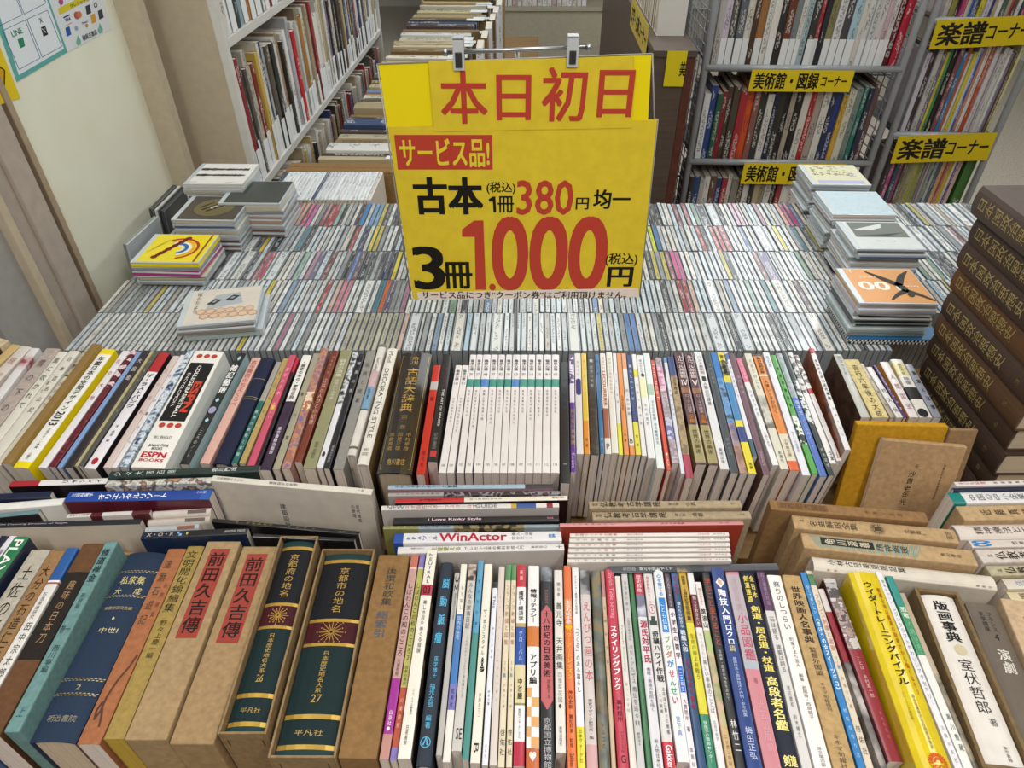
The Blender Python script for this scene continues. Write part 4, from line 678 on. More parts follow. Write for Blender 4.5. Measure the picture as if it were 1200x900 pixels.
# ------------------------------------------------------------------ books laid between the two rows, spines up, long side to the viewer
M_ = ' between the book rows'
MIDS = []
def mid(x0, y0a, y0b, x1, y1a, y1b, z, label, col, segs=(), texts=(), flip=False, H=None, suffix=M_, lean=0.0, **k):
    """spine quad in pixels: left edge (x0, back y, front y), right edge (x1, back y, front y), at height z"""
    p0 = Vector((0, 0, z)); a, b, c, d = on(x0, y0a, p0, UP), on(x0, y0b, p0, UP), on(x1, y1a, p0, UP), on(x1, y1b, p0, UP)
    P0, P1 = (a+b)/2, (c+d)/2
    T = ((b-a).length+(d-c).length)/2
    dr = (P1-P0).normalized(); back = UP.cross(dr); n = (UP*math.cos(lean)+back*math.sin(lean)).normalized()
    T *= math.cos(lean)
    if flip: P0, P1 = P1, P0
    H = H or min(.185, (z-.578)/n.z)
    w = P1-P0; fwd = Vector((0, -1, 0)); need = 0.0            # never into the book behind it
    for q0, q1, t_ in MIDS:
        lo, hi = max(min(q0.x, q1.x), min(P0.x, P1.x)), min(max(q0.x, q1.x), max(P0.x, P1.x))
        if hi-lo < .004: continue
        for x in (lo, hi): need = max(need, (P0.y+w.y*(x-P0.x)/w.x+T*.437) - (q0.y+(q1.y-q0.y)*(x-q0.x)/(q1.x-q0.x)-t_*.437)+.0006)
    if 0 < need < .03: P0 = P0+fwd*need; P1 = P1+fwd*need
    MIDS.append((P0.copy(), P1.copy(), T))
    return book(label+suffix, P0, P1, T, H, col, segs, texts, n, shrink=.87, **k)
# left pile
mid(128, 552, 560, 304, 544, 553, .798, 'long dark green book with white characters', '22332f', texts=[('少々大阪百景', .02, .45, 0, .6, 'c8d0cc'), ('岩川門出', .68, .85, 0, .6, 'd8dcd8', 'v', .02)])
mid(126, 560, 567, 250, 556, 563.5, .794, 'printed magazine with town photographs', 'a8a49c,d8d4cc,4a4844,b89070', kind='pattern', H=.10)
mid(12, 563.5, 570, 127, 559.5, 566.5, .790, 'black covered magazine with red and white spine', 'e2dfdc', [(0, .30, 'a82c34')], [('リャンペイ', .52, .95, 0, .6, '1e1c1e', 'v', .02)], side='1c181a')
mid(-40, 580, 586, 60, 575, 581, .786, 'navy backed book at the left end', '1c2440')
mid(-60, 589, 597, 78, 577.5, 586, .780, 'large white paperback seen from its foot', 'e6e4df', kind='matte')
mid(82, 570, 582.5, 250, 567.5, 579.5, .784, 'blue spined travel book with dark red cover', '22489a', [(.93, 1, '2c5cae')], [('三田村蕗子', .03, .18, .1, .6, 'e0e4f0', 'v', .02), ('オリエンタルリゾート', .22, .70, -.1, .72, 'eef0f6', 'v', .03), ('小学館', .89, .96, .2, .3, 'd0d8ee')], side='5e1c2a')
mid(-20, 595, 599.5, 52, 587.5, 592.5, .775, 'dark book with teal and grey spine', '6a8c92', side='2a2226')
mid(79, 602, 606.5, 176, 597, 602, .773, 'thin white book with red and teal spine blocks', 'd8d2cc', [(.28, .42, '5a1c24'), (.78, 1, '5a2428')], [('写真でみる季節', .03, .26, 0, .5, '4a4440')])
mid(-60, 612.5, 618.5, 166, 606, 612.5, .768, 'long black book with white lower board', '23242b', texts=[('QUEEN Dancing Dreams of Night', .20, .62, 0, .35, 'b8b8be', 'r')], side='d8cfbf')
for i, (x0, y0, x1, y1, c, lb) in enumerate(((178, 598, 246, 594, 'd8cfc6', 'farthest'), (172, 608, 245, 603.5, 'cfc4ba', 'middle'), (169, 617, 232, 612.5, 'b8c0c4', 'nearest'))):
    P0, P1 = atz(x0, y0, .772-.003*i), atz(x1, y1, .772-.003*i)
    root = empty('rolled_magazine', Matrix.Translation(P0), 'film wrapped magazine with rounded back, %s of the three%s' % (lb, M_), 'magazine', 'rolled magazines')
    mb = MB(); q = P1-P0; e = UP.cross(q.normalized()); hw = .0060
    pts = [(math.cos(a)*hw, math.sin(a)*.007) for a in [math.pi*k/8 for k in range(9)]]
    L0 = [Vector((0, 0, 0))+e*u+UP*(w-.012) for u, w in pts]
    L0 = [Vector((0, 0, 0))+e*hw-UP*.14]+L0+[-e*hw-UP*.14]
    for j in range(len(L0)-1): mb.face([L0[j], L0[j+1], L0[j+1]+q, L0[j]+q], mat(c, 'film'), True)
    mb.face([p for p in L0], mat('d8cdbd')); mb.face([p+q for p in L0][::-1], mat('d8cdbd'))
    k0, k1 = .60, .92; mb.face([L0[5]+q*k0+UP*.0006, L0[5]+q*k1+UP*.0006, L0[7]+q*k1+UP*.0006-e*.0005, L0[7]+q*k0+UP*.0006-e*.0005], mat('6a605a' if i < 2 else '8a5a48', 'ink'))
    mb.build('cover', root)
# big white book that leans back
mid(250, 553.5, 559.5, 437, 568, 577, .795, 'large white book leaning back', 'ded8cc', [], [('日本建築のかたち', .03, .2, 0, .5, '6a645c'), ('建築設計の思想', .36, .54, 0, .5, '4a4640'), ('TW', .91, .95, 0, .4, '4a4640')], lean=.03, side='dcd2c4', kind='matte',
    sidetext=[('建築設計思想論', .42, .82, .010, .095, '4a4e60', 'v'), ('近代建築', .90, .88, .006, .04, '55504a', 'v'), ('の原理', .87, .88, .006, .03, '55504a', 'v')], H=.205)
mid(249, 607, 611.5, 421, 622, 627, .782, 'black thin book with gold letters', '191718', texts=[('ルーマのひみつ', .15, .42, 0, .6, 'a8904c'), ('音楽図説', .5, .72, 0, .4, '8a7c50'), ('音楽之友', .86, .97, 0, .35, '8a7c50')])
mid(166, 623, 632, 290, 617.5, 626, .779, 'navy book with small moon and stars', '1a2238', [(.45, 1, '15151a')], [('X・O・R', .05, .3, 0, .5, 'c8b898', 'r'), ('▞', .33, .38, 0, .6, '8ab0d8', 'h'), ('●', .42, .44, 0, .4, 'c8b040', 'h'), ('ANOMIE PRESS', .78, .98, 0, .35, 'c8c4be', 'r')], side='1a2c4a')
mid(297, 622.5, 627.5, 416, 627.5, 632.5, .776, 'plain black paperback', '16151a', kind='film')
# centre pile
mid(455, 568, 573.5, 648, 566.5, 572, .796, 'pale blue scale model book', '9fb6c6', [(.83, 1, '3a3a40')], [('ラウンドサラダリーズ復刻', .04, .42, 0, .6, '2c3a48', 'v', .02), ('Scale Train Pilot', .46, .72, 0, .3, 'd8e4ec', 'r')], side='a08088')
mid(455, 577, 581.5, 657, 574.5, 579, .792, 'grey magazine with dark photo blocks on its spine', 'a8a29e', [(.32, 1, '3a3034,8a8488,2a2226,6a4448', 'pattern')], [('よくわかる鉄道模型', .04, .3, 0, .5, '4a4648')])
mid(463, 583.5, 589.5, 665, 580, 585.5, .789, 'red and cream book over a black cover', 'e4ddce', [(0, .40, 'c03038')], [('りっぱなぞう', .14, .27, 0, .6, '3a181c', 'v', .02), ('絵と昔話の研究会', .43, .62, 0, .4, '6a645a'), ('書籍工房', .91, .98, 0, .4, '4a443c')], side='1e1416')
mid(447, 592, 598, 655, 588.5, 594.5, .786, 'white car guide lettered NEW GUIDE in grey', 'dcd8d4', [(.73, .76, 'c8a83c'), (.76, .87, '3a5a98'), (.93, .965, '8a2c38')], [('NEW', .03, .13, 0, .75, '8a8c90', 'r', .03), ('ネオ自在スポーツスクールズ', .13, .54, .0, .8, 'a8323c', 'v', .01), ('GUIDE', .53, .65, 0, .75, '8a8c90', 'r', .03)], side='cfc8c4')
mid(461, 606, 614, 655, 603, 611, .781, 'black book lettered i Love Kinky Style', '1f1e21', texts=[('i Love Kinky Style', .21, .53, 0, .5, 'eec8dc', 'r', .02), ('KKB', .93, .965, 0, .3, 'd8889c', 'r')])
mid(449, 616, 620, 655, 613.5, 618, .777, 'magazine with olive label and dark tiger pattern', '8e9aa2', [(0, .20, '8a8a54'), (.40, .80, '3a3428,8a7c58,2a2620', 'pattern')], [('月刊園芸', .03, .18, 0, .5, 'd0d0a8'), ('作庭の基礎と実際', .21, .38, 0, .6, '4a5a68')])
mid(462, 624, 637, 658, 621, 634.5, .774, 'white software guide lettered WinActor in red', 'e2e0e2', [(0, .055, '2450a4')], [('RPAツール', .07, .26, -.05, .55, '4a5a9c', 'v', .02), ('WinActor', .27, .67, 0, .78, 'b02840', 'r', .03), ('導入・活用', .70, .83, .22, .34, '5a5a60'), ('完全ガイド', .70, .83, -.2, .34, '5a5a60'), ('技評', .92, .965, 0, .6, '2a80c0', 'v', .03)])
mid(466, 640, 649, 661, 636, 645, .769, 'white presentation book with green lettering', 'dedad8', texts=[('現場で役立つ', .08, .16, .15, .3, '4a484a'), ('生徒使える', .20, .38, 0, .62, '8a9a3c', 'v', .03), ('プレゼン上手の資料作成入門', .40, .76, 0, .5, '3a383a', 'v', .01), ('東岡哲心', .80, .90, 0, .35, '4a484a'), ('＋', .95, .99, 0, .5, '2a282a', 'h')], side='cfc9c4')
# right pile
for i, (q, w) in enumerate((((690, 586.5, 596.5, 869, 585.5, 595, .796), 'rear'), ((694, 599, 609.5, 880, 598, 608, .790), 'front'))):
    mid(*q, 'grey tan boxed archaeology volume, %s one of two' % w, 'a8967a', texts=[('新版', .02, .06, 0, .4, '4a4236'), ('仏教考古学講座', .07, .47, 0, .72, '2e2820', 'v', .015), ('第%s巻' % '五六'[i], .52, .59, 0, .4, '4a4236'), ('仏具' if i == 0 else '墳墓', .63, .70, 0, .6, '2e2820'), ('雄山閣', .93, .96, 0, .25, '4a4236')], style='box', side=None)
mid(656, 613, 617, 871, 610, 615, .785, 'thin large pink book with red cover', 'd08a8c', texts=[('ヤマダのピアノ', .06, .3, 0, .5, '6a3038'), ('日本の名曲集', .55, .68, 0, .5, '6a3038'), ('全音', .86, .93, 0, .4, '6a3038')], side='a8402e', H=.20)
PT = [('空間づくりの大辞典', 'a84048'), ('小さな庭の技', '4a484a'), ('はじめての花壇', 'a84048'), ('おいしい和食', 'a84048'), ('かんたん収納術', '4a484a'), ('ごはん日和', '5a585a')]
for i in range(6):
    y = 623.4+6.0*i
    mid(668-.6*i, y+1.2, y+5.8, 854+.6*i, y, y+4.6, .781-.0016*i, 'thin white cookery booklet, %s from the back of six' % ORD[i], 'dcd5ce', texts=[(PT[i][0], .03, .30, 0, .62, PT[i][1], 'v', .01), ('献立と器の本', .36, .46, 0, .4, '6a6462'), ('小学館文庫', .80, .88, 0, .4, 'b05a60'), ('生活百科', .90, .98, 0, .4, '5a5654')], group='white cookery booklets')
mid(713, 662, 670, 911, 657.5, 667, .768, 'dark grey space design annual with pale stripe', '34373c', [(.40, .48, 'a08a5c,3c3e44,c0a870', 'big'), (.56, 1, '4a4a52')], [('全日版', .08, .16, 0, .6, 'b0b0b2'), ('夏の空間のすべて', .18, .38, 0, .6, 'd0d0d4', 'v', .015)])
# big boxed volumes at the right, turned a little
BX_ = ' of the right boxed group'
mid(902, 585, 597, 1087, 599.5, 613, .797, 'brown worn carton, rearmost', '8e6c46', style='box', suffix=BX_, segs=[(.05, .37, '7c5a38', 'card', .6)], texts=[('世界史大図説', .06, .36, 0, .6, '4a3420'), ('世界・民族', .6, .85, 0, .3, '6a4c2c')])
def star(mb, T, L, H, sp):
    m = mat('5a4a38', 'ink'); c = Vector((0, L/2-.52*L, 0))
    for i in range(22):
        a = i*math.pi/11; s = Vector((math.cos(a), math.sin(a), 0)); w = Vector((-s.y, s.x, 0))*.0007
        mb.face([sp(c+s*T*.22-w), sp(c+s*T*.46-w*.2), sp(c+s*T*.46+w*.2), sp(c+s*T*.22+w)], m)
mid(929, 603, 617.5, 1121, 618, 638, .790, 'beige carton of music commentaries with dark sun motif, second', 'b4966e', style='box', suffix=BX_, extra=star, texts=[('最新', .04, .07, .1, .4, '5a4c38'), ('名曲解説全集', .10, .40, .0, .62, '3a3022', 'v', .01), ('1', .50, .54, 0, .3, '4a3c2a', 'h'), ('交響曲Ⅰ', .68, .82, 0, .3, '4a3c2a'), ('音楽之友社', .93, .97, 0, .5, '4a3c2a', 'h')])
def rays(mb, T, L, H, sp):
    m, k = mat('6f9894', 'ink'), mat('26241f', 'ink')
    def q(u0, u1, t0, t1, mm, s=0, dz=0): mb.face([sp(Vector((u*T, L/2-t*L, 0)))+Vector((0, 0, dz)) for u, t in ((u0, t1), (u1, t1+s), (u1, t0+s), (u0, t0))], mm)
    for i in range(46): q(-.36, .40, .09+i*.0125, .096+i*.0125, m, .02*(i-23)/10, -.0003)
    q(-.16, .30, .11, .42, k)
mid(940, 623, 642, 1143, 643.5, 664, .783, 'beige carton with teal ray panel and black title block, third', 'b89a72', style='box', suffix=BX_, extra=rays, texts=[('角川源義', .13, .40, .07, .36, 'c8bca0', 'v', .02), ('精神病理', .43, .62, .02, .5, '1c2020', 'v', .01), ('角川書店', .80, .92, .0, .22, '5a4a34')])
mid(953, 650, 667, 1166, 673, 691, .774, 'off white jacketed volume with handwritten title, nearest', 'd6cdbe', kind='matte', suffix=BX_, texts=[('小林古径美里説話集', .08, .52, .12, .42, '2e2a26', 'v', .008), ('新版', .06, .14, -.42, .13, 'a84a4c'), ('集英社', .88, .98, -.38, .13, '5a544c')], style='hard', pages='cfc6b6')
# right end column of boxed books
C_ = ' in the right end column'
mid(1119, 564.5, 569.5, 1262, 561, 566, .800, 'thin white book with red title', 'dcd4d0', texts=[('子ども料理', .03, .25, 0, .6, 'b83c44', 'v', .01), ('家庭画報社', .3, .6, 0, .5, '3a3634')], suffix=C_)
mid(1117, 571.5, 574.5, 1262, 568, 571.5, .797, 'thin navy booklet', '1e2440', suffix=C_)
mid(1114, 577, 590, 1262, 574, 587, .794, 'white book with teal end block', 'dcdad8', [(0, .10, '1c8078')], [('中国の中小企業改革', .14, .72, 0, .6, '5a5a64', 'v', .005)], suffix=C_)
mid(1125, 592.5, 610, 1265, 590, 607, .790, 'tan box titled 近藤真琴', 'b99c74', style='box', texts=[('近藤真琴', .16, .62, 0, .40, '3a2e20')], suffix=C_)
mid(1121, 613.5, 631, 1265, 611, 628.5, .784, 'white book titled 精神療法', 'd4c8be', texts=[('精神療法とエロス', .14, .75, 0, .5, '3a3432', 'v', .01)], style='hard', suffix=C_)
mid(1137, 633, 641.5, 1268, 631, 639, .780, 'book with blue looping mark', 'cfc4ba', [], [('∞', .02, .18, 0, .8, '2c7cb8', 'h', .02), ('世界', .36, .5, 0, .5, '4a4440')], suffix=C_)
mid(1147, 643.5, 659, 1270, 641, 657, .777, 'pale box titled 仏教考古学', 'cdc2b8', style='box', texts=[('新版', .08, .13, 0, .3, '4a4440'), ('仏教考古学', .15, .72, 0, .6, '2e2a28', 'v', .015)], suffix=C_)
mid(1157, 661, 673, 1272, 659, 671, .772, 'olive tan box titled 仏教', 'b5aa8c', style='box', texts=[('新版', .09, .14, 0, .3, '4a4436'), ('仏教考古学', .16, .8, 0, .7, '2e2a22', 'v', .015)], suffix=C_)
mid(1176, 676, 688, 1276, 674, 686, .767, 'off white book with small blue character', 'd3c8b8', texts=[('住居', .12, .3, 0, .6, '7a8cb0')], suffix=C_)
mid(1181, 691, 702, 1278, 689, 700, .762, 'cream book with one brown character', 'cfbf9c', texts=[('庭園', .12, .3, 0, .7, '4a3c28')], suffix=C_)

# ------------------------------------------------------------------ cartons and book that lean against the second row at the right
def leaner(x0, y0, x1, y1, z, T, H, lean, label, col, name='book', cat='boxed book', **k):
    P0, P1 = atz(x0, y0, z), atz(x1, y1, z); dr = (P1-P0).normalized(); back = UP.cross(dr); n = (UP*math.cos(lean)+back*math.sin(lean)).normalized()
    P0 = P0+back*T*.5; P1 = P1+back*T*.5
    return book(label, P0, P1, T, H, col, up=n, cat=cat, name=name, shrink=1.0, **k)
leaner(1005, 498, 1112, 501, .822, .013, .225, .22, 'mustard yellow slipcase leaning against the second book row', 'c4921f', style='box', kind='card')
leaner(1113.5, 504, 1147, 504.5, .815, .006, .21, .22, 'narrow tan board leaning beside the yellow slipcase', '9c7c58', style='box')
leaner(1034, 516, 1133, 525, .806, .010, .205, .26, 'tan paper bound book with brush title leaning on the yellow slipcase', 'b8966e', style='paper', kind='card', side='b8966e',
       sidetext=[('伝', .50, .82, .006, .009, '1e1812', 'v'), ('沙貴老年光', .47, .76, .011, .066, '1e1812', 'v'), ('早稲田大学語学教育研究所', .82, .84, .0035, .066, '3a2e22', 'v')])

# ------------------------------------------------------------------ stack of brown encyclopedias, spines to the left
ZB, NB = .742, 8
A0, A1 = atz(1071, 428, .750), None
xs = [.0, .004, .002, .0, .006, .001, .004, -.002]
tones = ['43332a', '4e3b2f', '60452f', '4b3a30', '66462d', '4c3c33', '483a32', '564a43']
yb = 1.015
for i in range(NB+2):
    k = i-2; T = .0465
    z = ZB+T*(k+.5); tl = .766-.0052*k+(xs[k] if k >= 0 else .004)
    if k < 0: tl = .775
    P0 = Vector((tl, yb-.004*(i % 3), z)); P1 = P0+Vector((.001+.003*(i % 2), -.256, 0))
    dr = (P1-P0).normalized(); n = UP.cross(dr)*-1; n = -(UP.cross(dr)).normalized()
    if n.x > 0: n = -n
    num = '七 六 五 四 三 二 一'.split()
    o = book('brown leather encyclopedia volume, %s in the tall stack at the right' % (['lowest', 'second from the bottom', 'third from the bottom', 'fourth from the bottom', 'fifth from the bottom', 'fifth from the top', 'fourth from the top', 'third from the top', 'second from the top', 'topmost'][i]),
         P0, P1, T*.985, .195, tones[k] if k >= 0 else '544236', (), [('日本国政治思想史', .05, .70, .02, .56, 'a8965c', 'v', .012), ((['10', '6', '5', '3', '2', '7', '8', '9'])[k] if k >= 0 else '1', .84, .87, .0, .2, '7a6c46', 'h')], n, style='cloth', kind='matte', pages='d0bea4', group='brown encyclopedias', shrink=1.0) if z > .62 else None
# ------------------------------------------------------------------ disc cases
def cname(h):
    r, g, b = [int(h[i:i+2], 16) for i in (0, 2, 4)]; mx, mn = max(r, g, b), min(r, g, b); v = mx; s = (mx-mn)/max(1, mx)
    if s < .14: return 'white' if v > 205 else 'pale grey' if v > 165 else 'grey' if v > 105 else 'dark grey' if v > 55 else 'black'
    import colorsys
    hh = colorsys.rgb_to_hsv(r/255, g/255, b/255)[0]*360
    if v < 60: return 'blackish'
    base = 'red' if hh < 14 or hh > 345 else 'orange' if hh < 36 and s > .55 else 'tan' if hh < 46 and s <= .55 else 'yellow' if hh < 66 else 'green' if hh < 165 else 'teal' if hh < 195 else 'blue' if hh < 255 else 'purple' if hh < 295 else 'pink'
    if base == 'red' and v < 110: base = 'maroon'
    if base == 'tan' and v < 110: base = 'brown'
    if base == 'yellow' and v < 150: base = 'olive'
    return ('pale ' if s < .32 and v > 150 else 'dark ' if v < 105 else '')+base
def ordn(i):
    return '%d%s' % (i, 'th' if 10 < i % 100 < 14 else {1: 'st', 2: 'nd', 3: 'rd'}.get(i % 10, 'th'))
PL = mat('80868a', 'plastic'); PLD = mat('8a9094', 'plastic')
SP1 = print_mat('disc_spine', False, .3, .4, .47, .7); SPM = print_mat('disc_spine_many', True, .3, .4, .47, .7)
def disc_mesh(mb, w, L, H, sp, M=None, col=None, band=None):
    """a closed disc case standing on its back, printed spine strip in a clear rim on top; origin at the foot"""
    tf = (lambda p: M @ Vector(p)) if M is not None else Vector
    h, r, d = w/2, w*.15, .0005
    P = [(-h, 0), (-h, H-.0004), (-h+.0004, H), (-h+r, H), (-h+r, H-d), (h-r, H-d), (h-r, H), (h-.0004, H), (h, H-.0004), (h, 0)]
    for i in range(len(P)-1):
        (a, za), (b, zb) = P[i], P[i+1]; strip = i == 4
        fi = mb.face([tf((a, -L/2, za)), tf((b, -L/2, zb)), tf((b, L/2, zb)), tf((a, L/2, za))], sp if strip else PL)
        if strip:
            q = random.randint(0, 400) if M is not None else 0
            mb.uv[fi] = [(q, 0+q*.37), (q+1, 0+q*.37), (q+1, 1+q*.37), (q, 1+q*.37)]
            if col: mb.col[fi] = col
        elif M is not None: mb.col[fi] = (1, 1, 1, 1)
    for y in (-L/2, L/2):
        q = [tf((a, y, z)) for a, z in P]; fi = mb.face(q if y < 0 else q[::-1], PL)
        if M is not None: mb.col[fi] = (1, 1, 1, 1)
DM = {}
def disc_data(w):
    k = round(w, 4)
    if k not in DM:
        mb = MB(); disc_mesh(mb, w, .1245, .142, SP1); DM[k] = mb.mesh('disc_case')
    return DM[k]
LITE = ['d6dadb', 'ccd1d4', 'dcdedc', 'c2c8cb', 'd0d2ce', 'ccc8be', 'bcc3c6', 'c4d2da', 'd8d4cb']
GREY = ['a8acae', 'b8bab8', '94989a', 'c2c4c2', '8a8c8a', 'b0a89c']
DARK = ['3a3c40', '2a2c30', '4a4c50', '3a3644', '2c3440', '463c38']
COLR = ['a04a50', '4a6a9c', 'c8b850', '7a9a7c', 'b88aa0', '9cbcd0', 'c8a898', '70688c', '94b0a4', 'b89a70', '5a8490', '8c4c58', '8098b4', 'd8c8ac', 'a87088']
def pick(wl_, wg, wd, wc):
    t = random.random()*(wl_+wg+wd+wc)
    return random.choice(LITE if t < wl_ else GREY if t < wl_+wg else DARK if t < wl_+wg+wd else COLR)
ZD = .6505                                                   # foot of the cases: table top of the disc table
Y0, DY = 1.014, .1272
def rowx(x, y): return Matrix.Translation((x+.031*(y-1), y, 0)) @ RZ
many = MB(); singles = []
# bright spines the photograph shows, (row, pixel x) -> colour
SPOT = {1: [(292, 'd8c63a'), (585, '7aa0c8'), (735, '3a78b8'), (742, '5a80c0')], 2: [(312, 'd8c030'), (380, 'a03c40'), (395, '5a90c8'), (402, 'c88090'), (445, '3a7a8a'), (452, 'c8602c'), (458, '4a3c68'), (802, '98242c'), (808, '9c2c34'), (920, 'd8a890'), (700, '3a6ab0'), (940, '6a4a5a')],
        3: [(306, '983848'), (313, 'b04058'), (386, '7a3a3c'), (415, '4a6ab0'), (424, '6a5a58'), (455, '2c3458'), (464, 'd8c830'), (792, 'd04a8a'), (796, 'c8508c'), (806, 'e8dccc')], 4: [(318, 'e0be18'), (336, '5a70a0'), (414, 'a83c3c'), (428, '222c60'), (437, 'e0d050'), (766, 'c8d818'), (770, '4a78b0'), (822, 'a83038'), (842, 'b03c40'), (915, 'd8cc28'), (955, 'c8b848')],
        5: [(320, '5aa05a'), (340, '5a80b0'), (352, 'd8a088'), (360, 'c02c68'), (365, 'd860a0'), (390, 'a8202c'), (428, '2c80c8'), (440, '7aa8d0'), (915, 'e0a890'), (923, 'b01c6c'), (862, 'd8b0c0')]}
XR = {1: .705, 2: 1.30, 3: 1.30, 4: 1.30, 5: 1.30}
for row in range(1, 6):
    yc = Y0+DY*(row-.5)+.003; x = -.832; k = 0
    zt = .80; dz = (yc)
    while x < XR[row]:
        right = x > .0
        c = pick(.72, .2, .06, .08) if row <= 2 and right else pick(.62, .30, .05, .10) if row <= 2 else pick(.45, .22, .24, .13) if not right else pick(.66, .12, .14, .10)
        w = .0102 if random.random() < .86 else random.choice((.0054, .0142, .0238))
        if row == 1 and -.80 < x < -.52: w = .0102; c = random.choice(['c6c8c4', 'b4b6b2', 'd0d0cc'])
        if row == 1 and -.33 < x < -.22: w = .0102; c = random.choice(['b8b49c', 'aaa690'])
        xc = x+w/2
        # pixel of the spine's middle on the picture, for the bright ones
        v = Vector((xc+.031*(yc-1), yc, .793))-EYE; dep = v.y*math.cos(TH)-v.z*math.sin(TH); px = 600+F*v.x/dep
        for sx, sc in SPOT.get(row, ()):
            if abs(sx-px) < 3.2: c = sc; w = .0102
        xc = x+w/2; j = random.uniform(-.0008, .0008); hgt = random.uniform(-.0022, .0012)
        M = rowx(xc, yc+j) @ Matrix.Translation((0, 0, ZD+hgt*0)) @ Matrix.Rotation(.022*math.sin(xc*6+row*2), 4, 'Y') @ Matrix.Rotation(.006*math.sin(xc*9+row), 4, 'Z')
        hid_ = row == 2 and 478 < px < 752
        if row == 1 or (row == 2 and px < 1010 and not hid_):
            k += 1
            singles.append((row, k, xc, M, w, c))
        else: disc_mesh(many, w*.96, .1245, .142+hgt, SPM, M, lin(c))
        x += w+random.uniform(.0008, .0013)
nrow = {r: max(s[1] for s in singles if s[0] == r) for r in (1, 2)}
for row, k, xc, M, w, c in singles:
    o = bpy.data.objects.new('disc_case', disc_data(w*.96)); C.objects.link(o); o.matrix_world = M; o.color = lin(c)
    n = nrow[row]; e = '%s from its left end' % ordn(k) if k <= n/2 else '%s from its right end' % ordn(n-k+1)
    tag(o, '%s spined disc case in the %s disc row, %s' % (cname(c), 'nearest' if row == 1 else 'second', e), 'CD case', 'disc cases in the %s row' % ('nearest' if row == 1 else 'second'))
tag(many.build('disc_cases'), 'disc cases filling the rows farther back, spines up', 'CD cases', None, 'stuff')

# ------------------------------------------------------------------ disc cases lying in stacks
CLR = mat('c4ccd0', 'plastic'); 
m_, nt_, b_, N_, L_ = nodemat('clear_lid'); setb(b_, (1, 1, 1, 1), .03); b_.inputs['Transmission Weight'].default_value = 1.0; b_.inputs['IOR'].default_value = 1.12; b_.inputs['Alpha'].default_value = .35
LID = m_
def flat_case(M, label, T=.0102, paper='d8d8d6', sides='b0b6b8', art=None, group=None, thick_edge=None, kind='gloss', W=.142, D=.1245):
    """a disc case lying flat: tray and lid edges, printed sheet under a clear lid"""
    root = empty('disc_case', M, label, 'CD case', group)
    mb = MB(); mb.box((-W/2, -D/2, 0), (W/2, D/2, T*.62), mat(sides, 'plastic'), None, .0008)
    mb.box((-W/2-.0003, -D/2+.004, T*.12), (-W/2+.010, D/2-.004, T*.5), mat(paper if ',' not in paper else paper.split(',')[0], 'gloss'))
    mb.box((-W/2+.004, -D/2-.0003, T*.12), (W/2-.004, -D/2+.003, T*.5), mat(thick_edge or '8c9092', 'gloss')); mb.build('tray', root)
    mb = MB(); mb.box((-W/2, -D/2, T*.66), (W/2, D/2, T*.93), CLR, None, .0007); mb.build('lid', root)
    mb = MB(); z = T*.955
    mb.box((-W/2+.011, -D/2+.003, T*.9), (W/2-.002, D/2-.003, z), mat(paper, kind if ',' not in paper else 'big'))
    if art: art(mb, W, D, z+.00025)
    mb.build('cover_sheet', root)
    return root
def flatq(mb, pts, z, m): mb.face([(x, y, z) for x, y in pts], m)
def disc(mb, cx, cy, r, z, m, n=28, r0=0.0, a0=0.0, a1=6.28319, sy=1.0):
    for i in range(n):
        a, b = a0+(a1-a0)*i/n, a0+(a1-a0)*(i+1)/n
        if r0 == 0: mb.face([(cx, cy, z), (cx+r*math.cos(a), cy+r*sy*math.sin(a), z), (cx+r*math.cos(b), cy+r*sy*math.sin(b), z)], m)
        else: mb.face([(cx+r0*math.cos(a), cy+r0*sy*math.sin(a), z), (cx+r*math.cos(a), cy+r*sy*math.sin(a), z), (cx+r*math.cos(b), cy+r*sy*math.sin(b), z), (cx+r0*math.cos(b), cy+r0*sy*math.sin(b), z)], m)
XA, YA = Vector((1, 0, 0)), Vector((0, 1, 0))
def art_rainbow(mb, W, D, z):
    q = lambda a, b, c, d, m: flatq(mb, [(a, c), (b, c), (b, d), (a, d)], z, m)
    q(W*.40, W*.43, -D*.5+.003, D*.47, mat('8a4438', 'ink'))
    for r0, r1, c in ((.040, .046, 'b03428'), (.032, .037, 'e8a828'), (.024, .030, 'e8e4d8'), (.016, .024, '2c68b0'), (.010, .014, 'e8e4d8')):
        disc(mb, .004, -.004, r1, z+.0001, mat(c, 'ink'), 28, r0, -1.3, 2.2)
    m = mat('7a2820', 'ink')
    for i in range(11):
        a = -.9+i*.18; cx, cy = -.012+i*.0042-.018, -.040+i*.0082; disc(mb, cx, cy, .0055 if i % 2 else .0072, z+.0002, m, 9)
    for i in range(3): htext(mb, 'ROCK BEST', mat('b08a20', 'ink'), Vector((-.052+i*.006, -.02+i*.012, z)), Vector((.5, .86, 0)), Vector((-.86, .5, 0)), .035, .004)
def art_stripes(mb, W, D, z):
    m = mat('1e1e20', 'ink'); rs = random.Random(5)
    for y0 in (D*.20, -D*.08):
        for i in range(34):
            x = -W*.40+W*.80*i/33; h = rs.uniform(.004, .009); mb.face([(x-.0016, y0-h, z), (x+.0016, y0-h*.6, z), (x+.0022, y0+h, z), (x-.0010, y0+h*.7, z)], m)
    htext(mb, 'EVO', mat('a04048', 'ink'), Vector((-W*.42, -D*.42, z)), XA, YA, .018, .004); htext(mb, 'compilation', mat('5a5a5c', 'ink'), Vector((W*.18, -D*.42, z)), XA, YA, .022, .004)
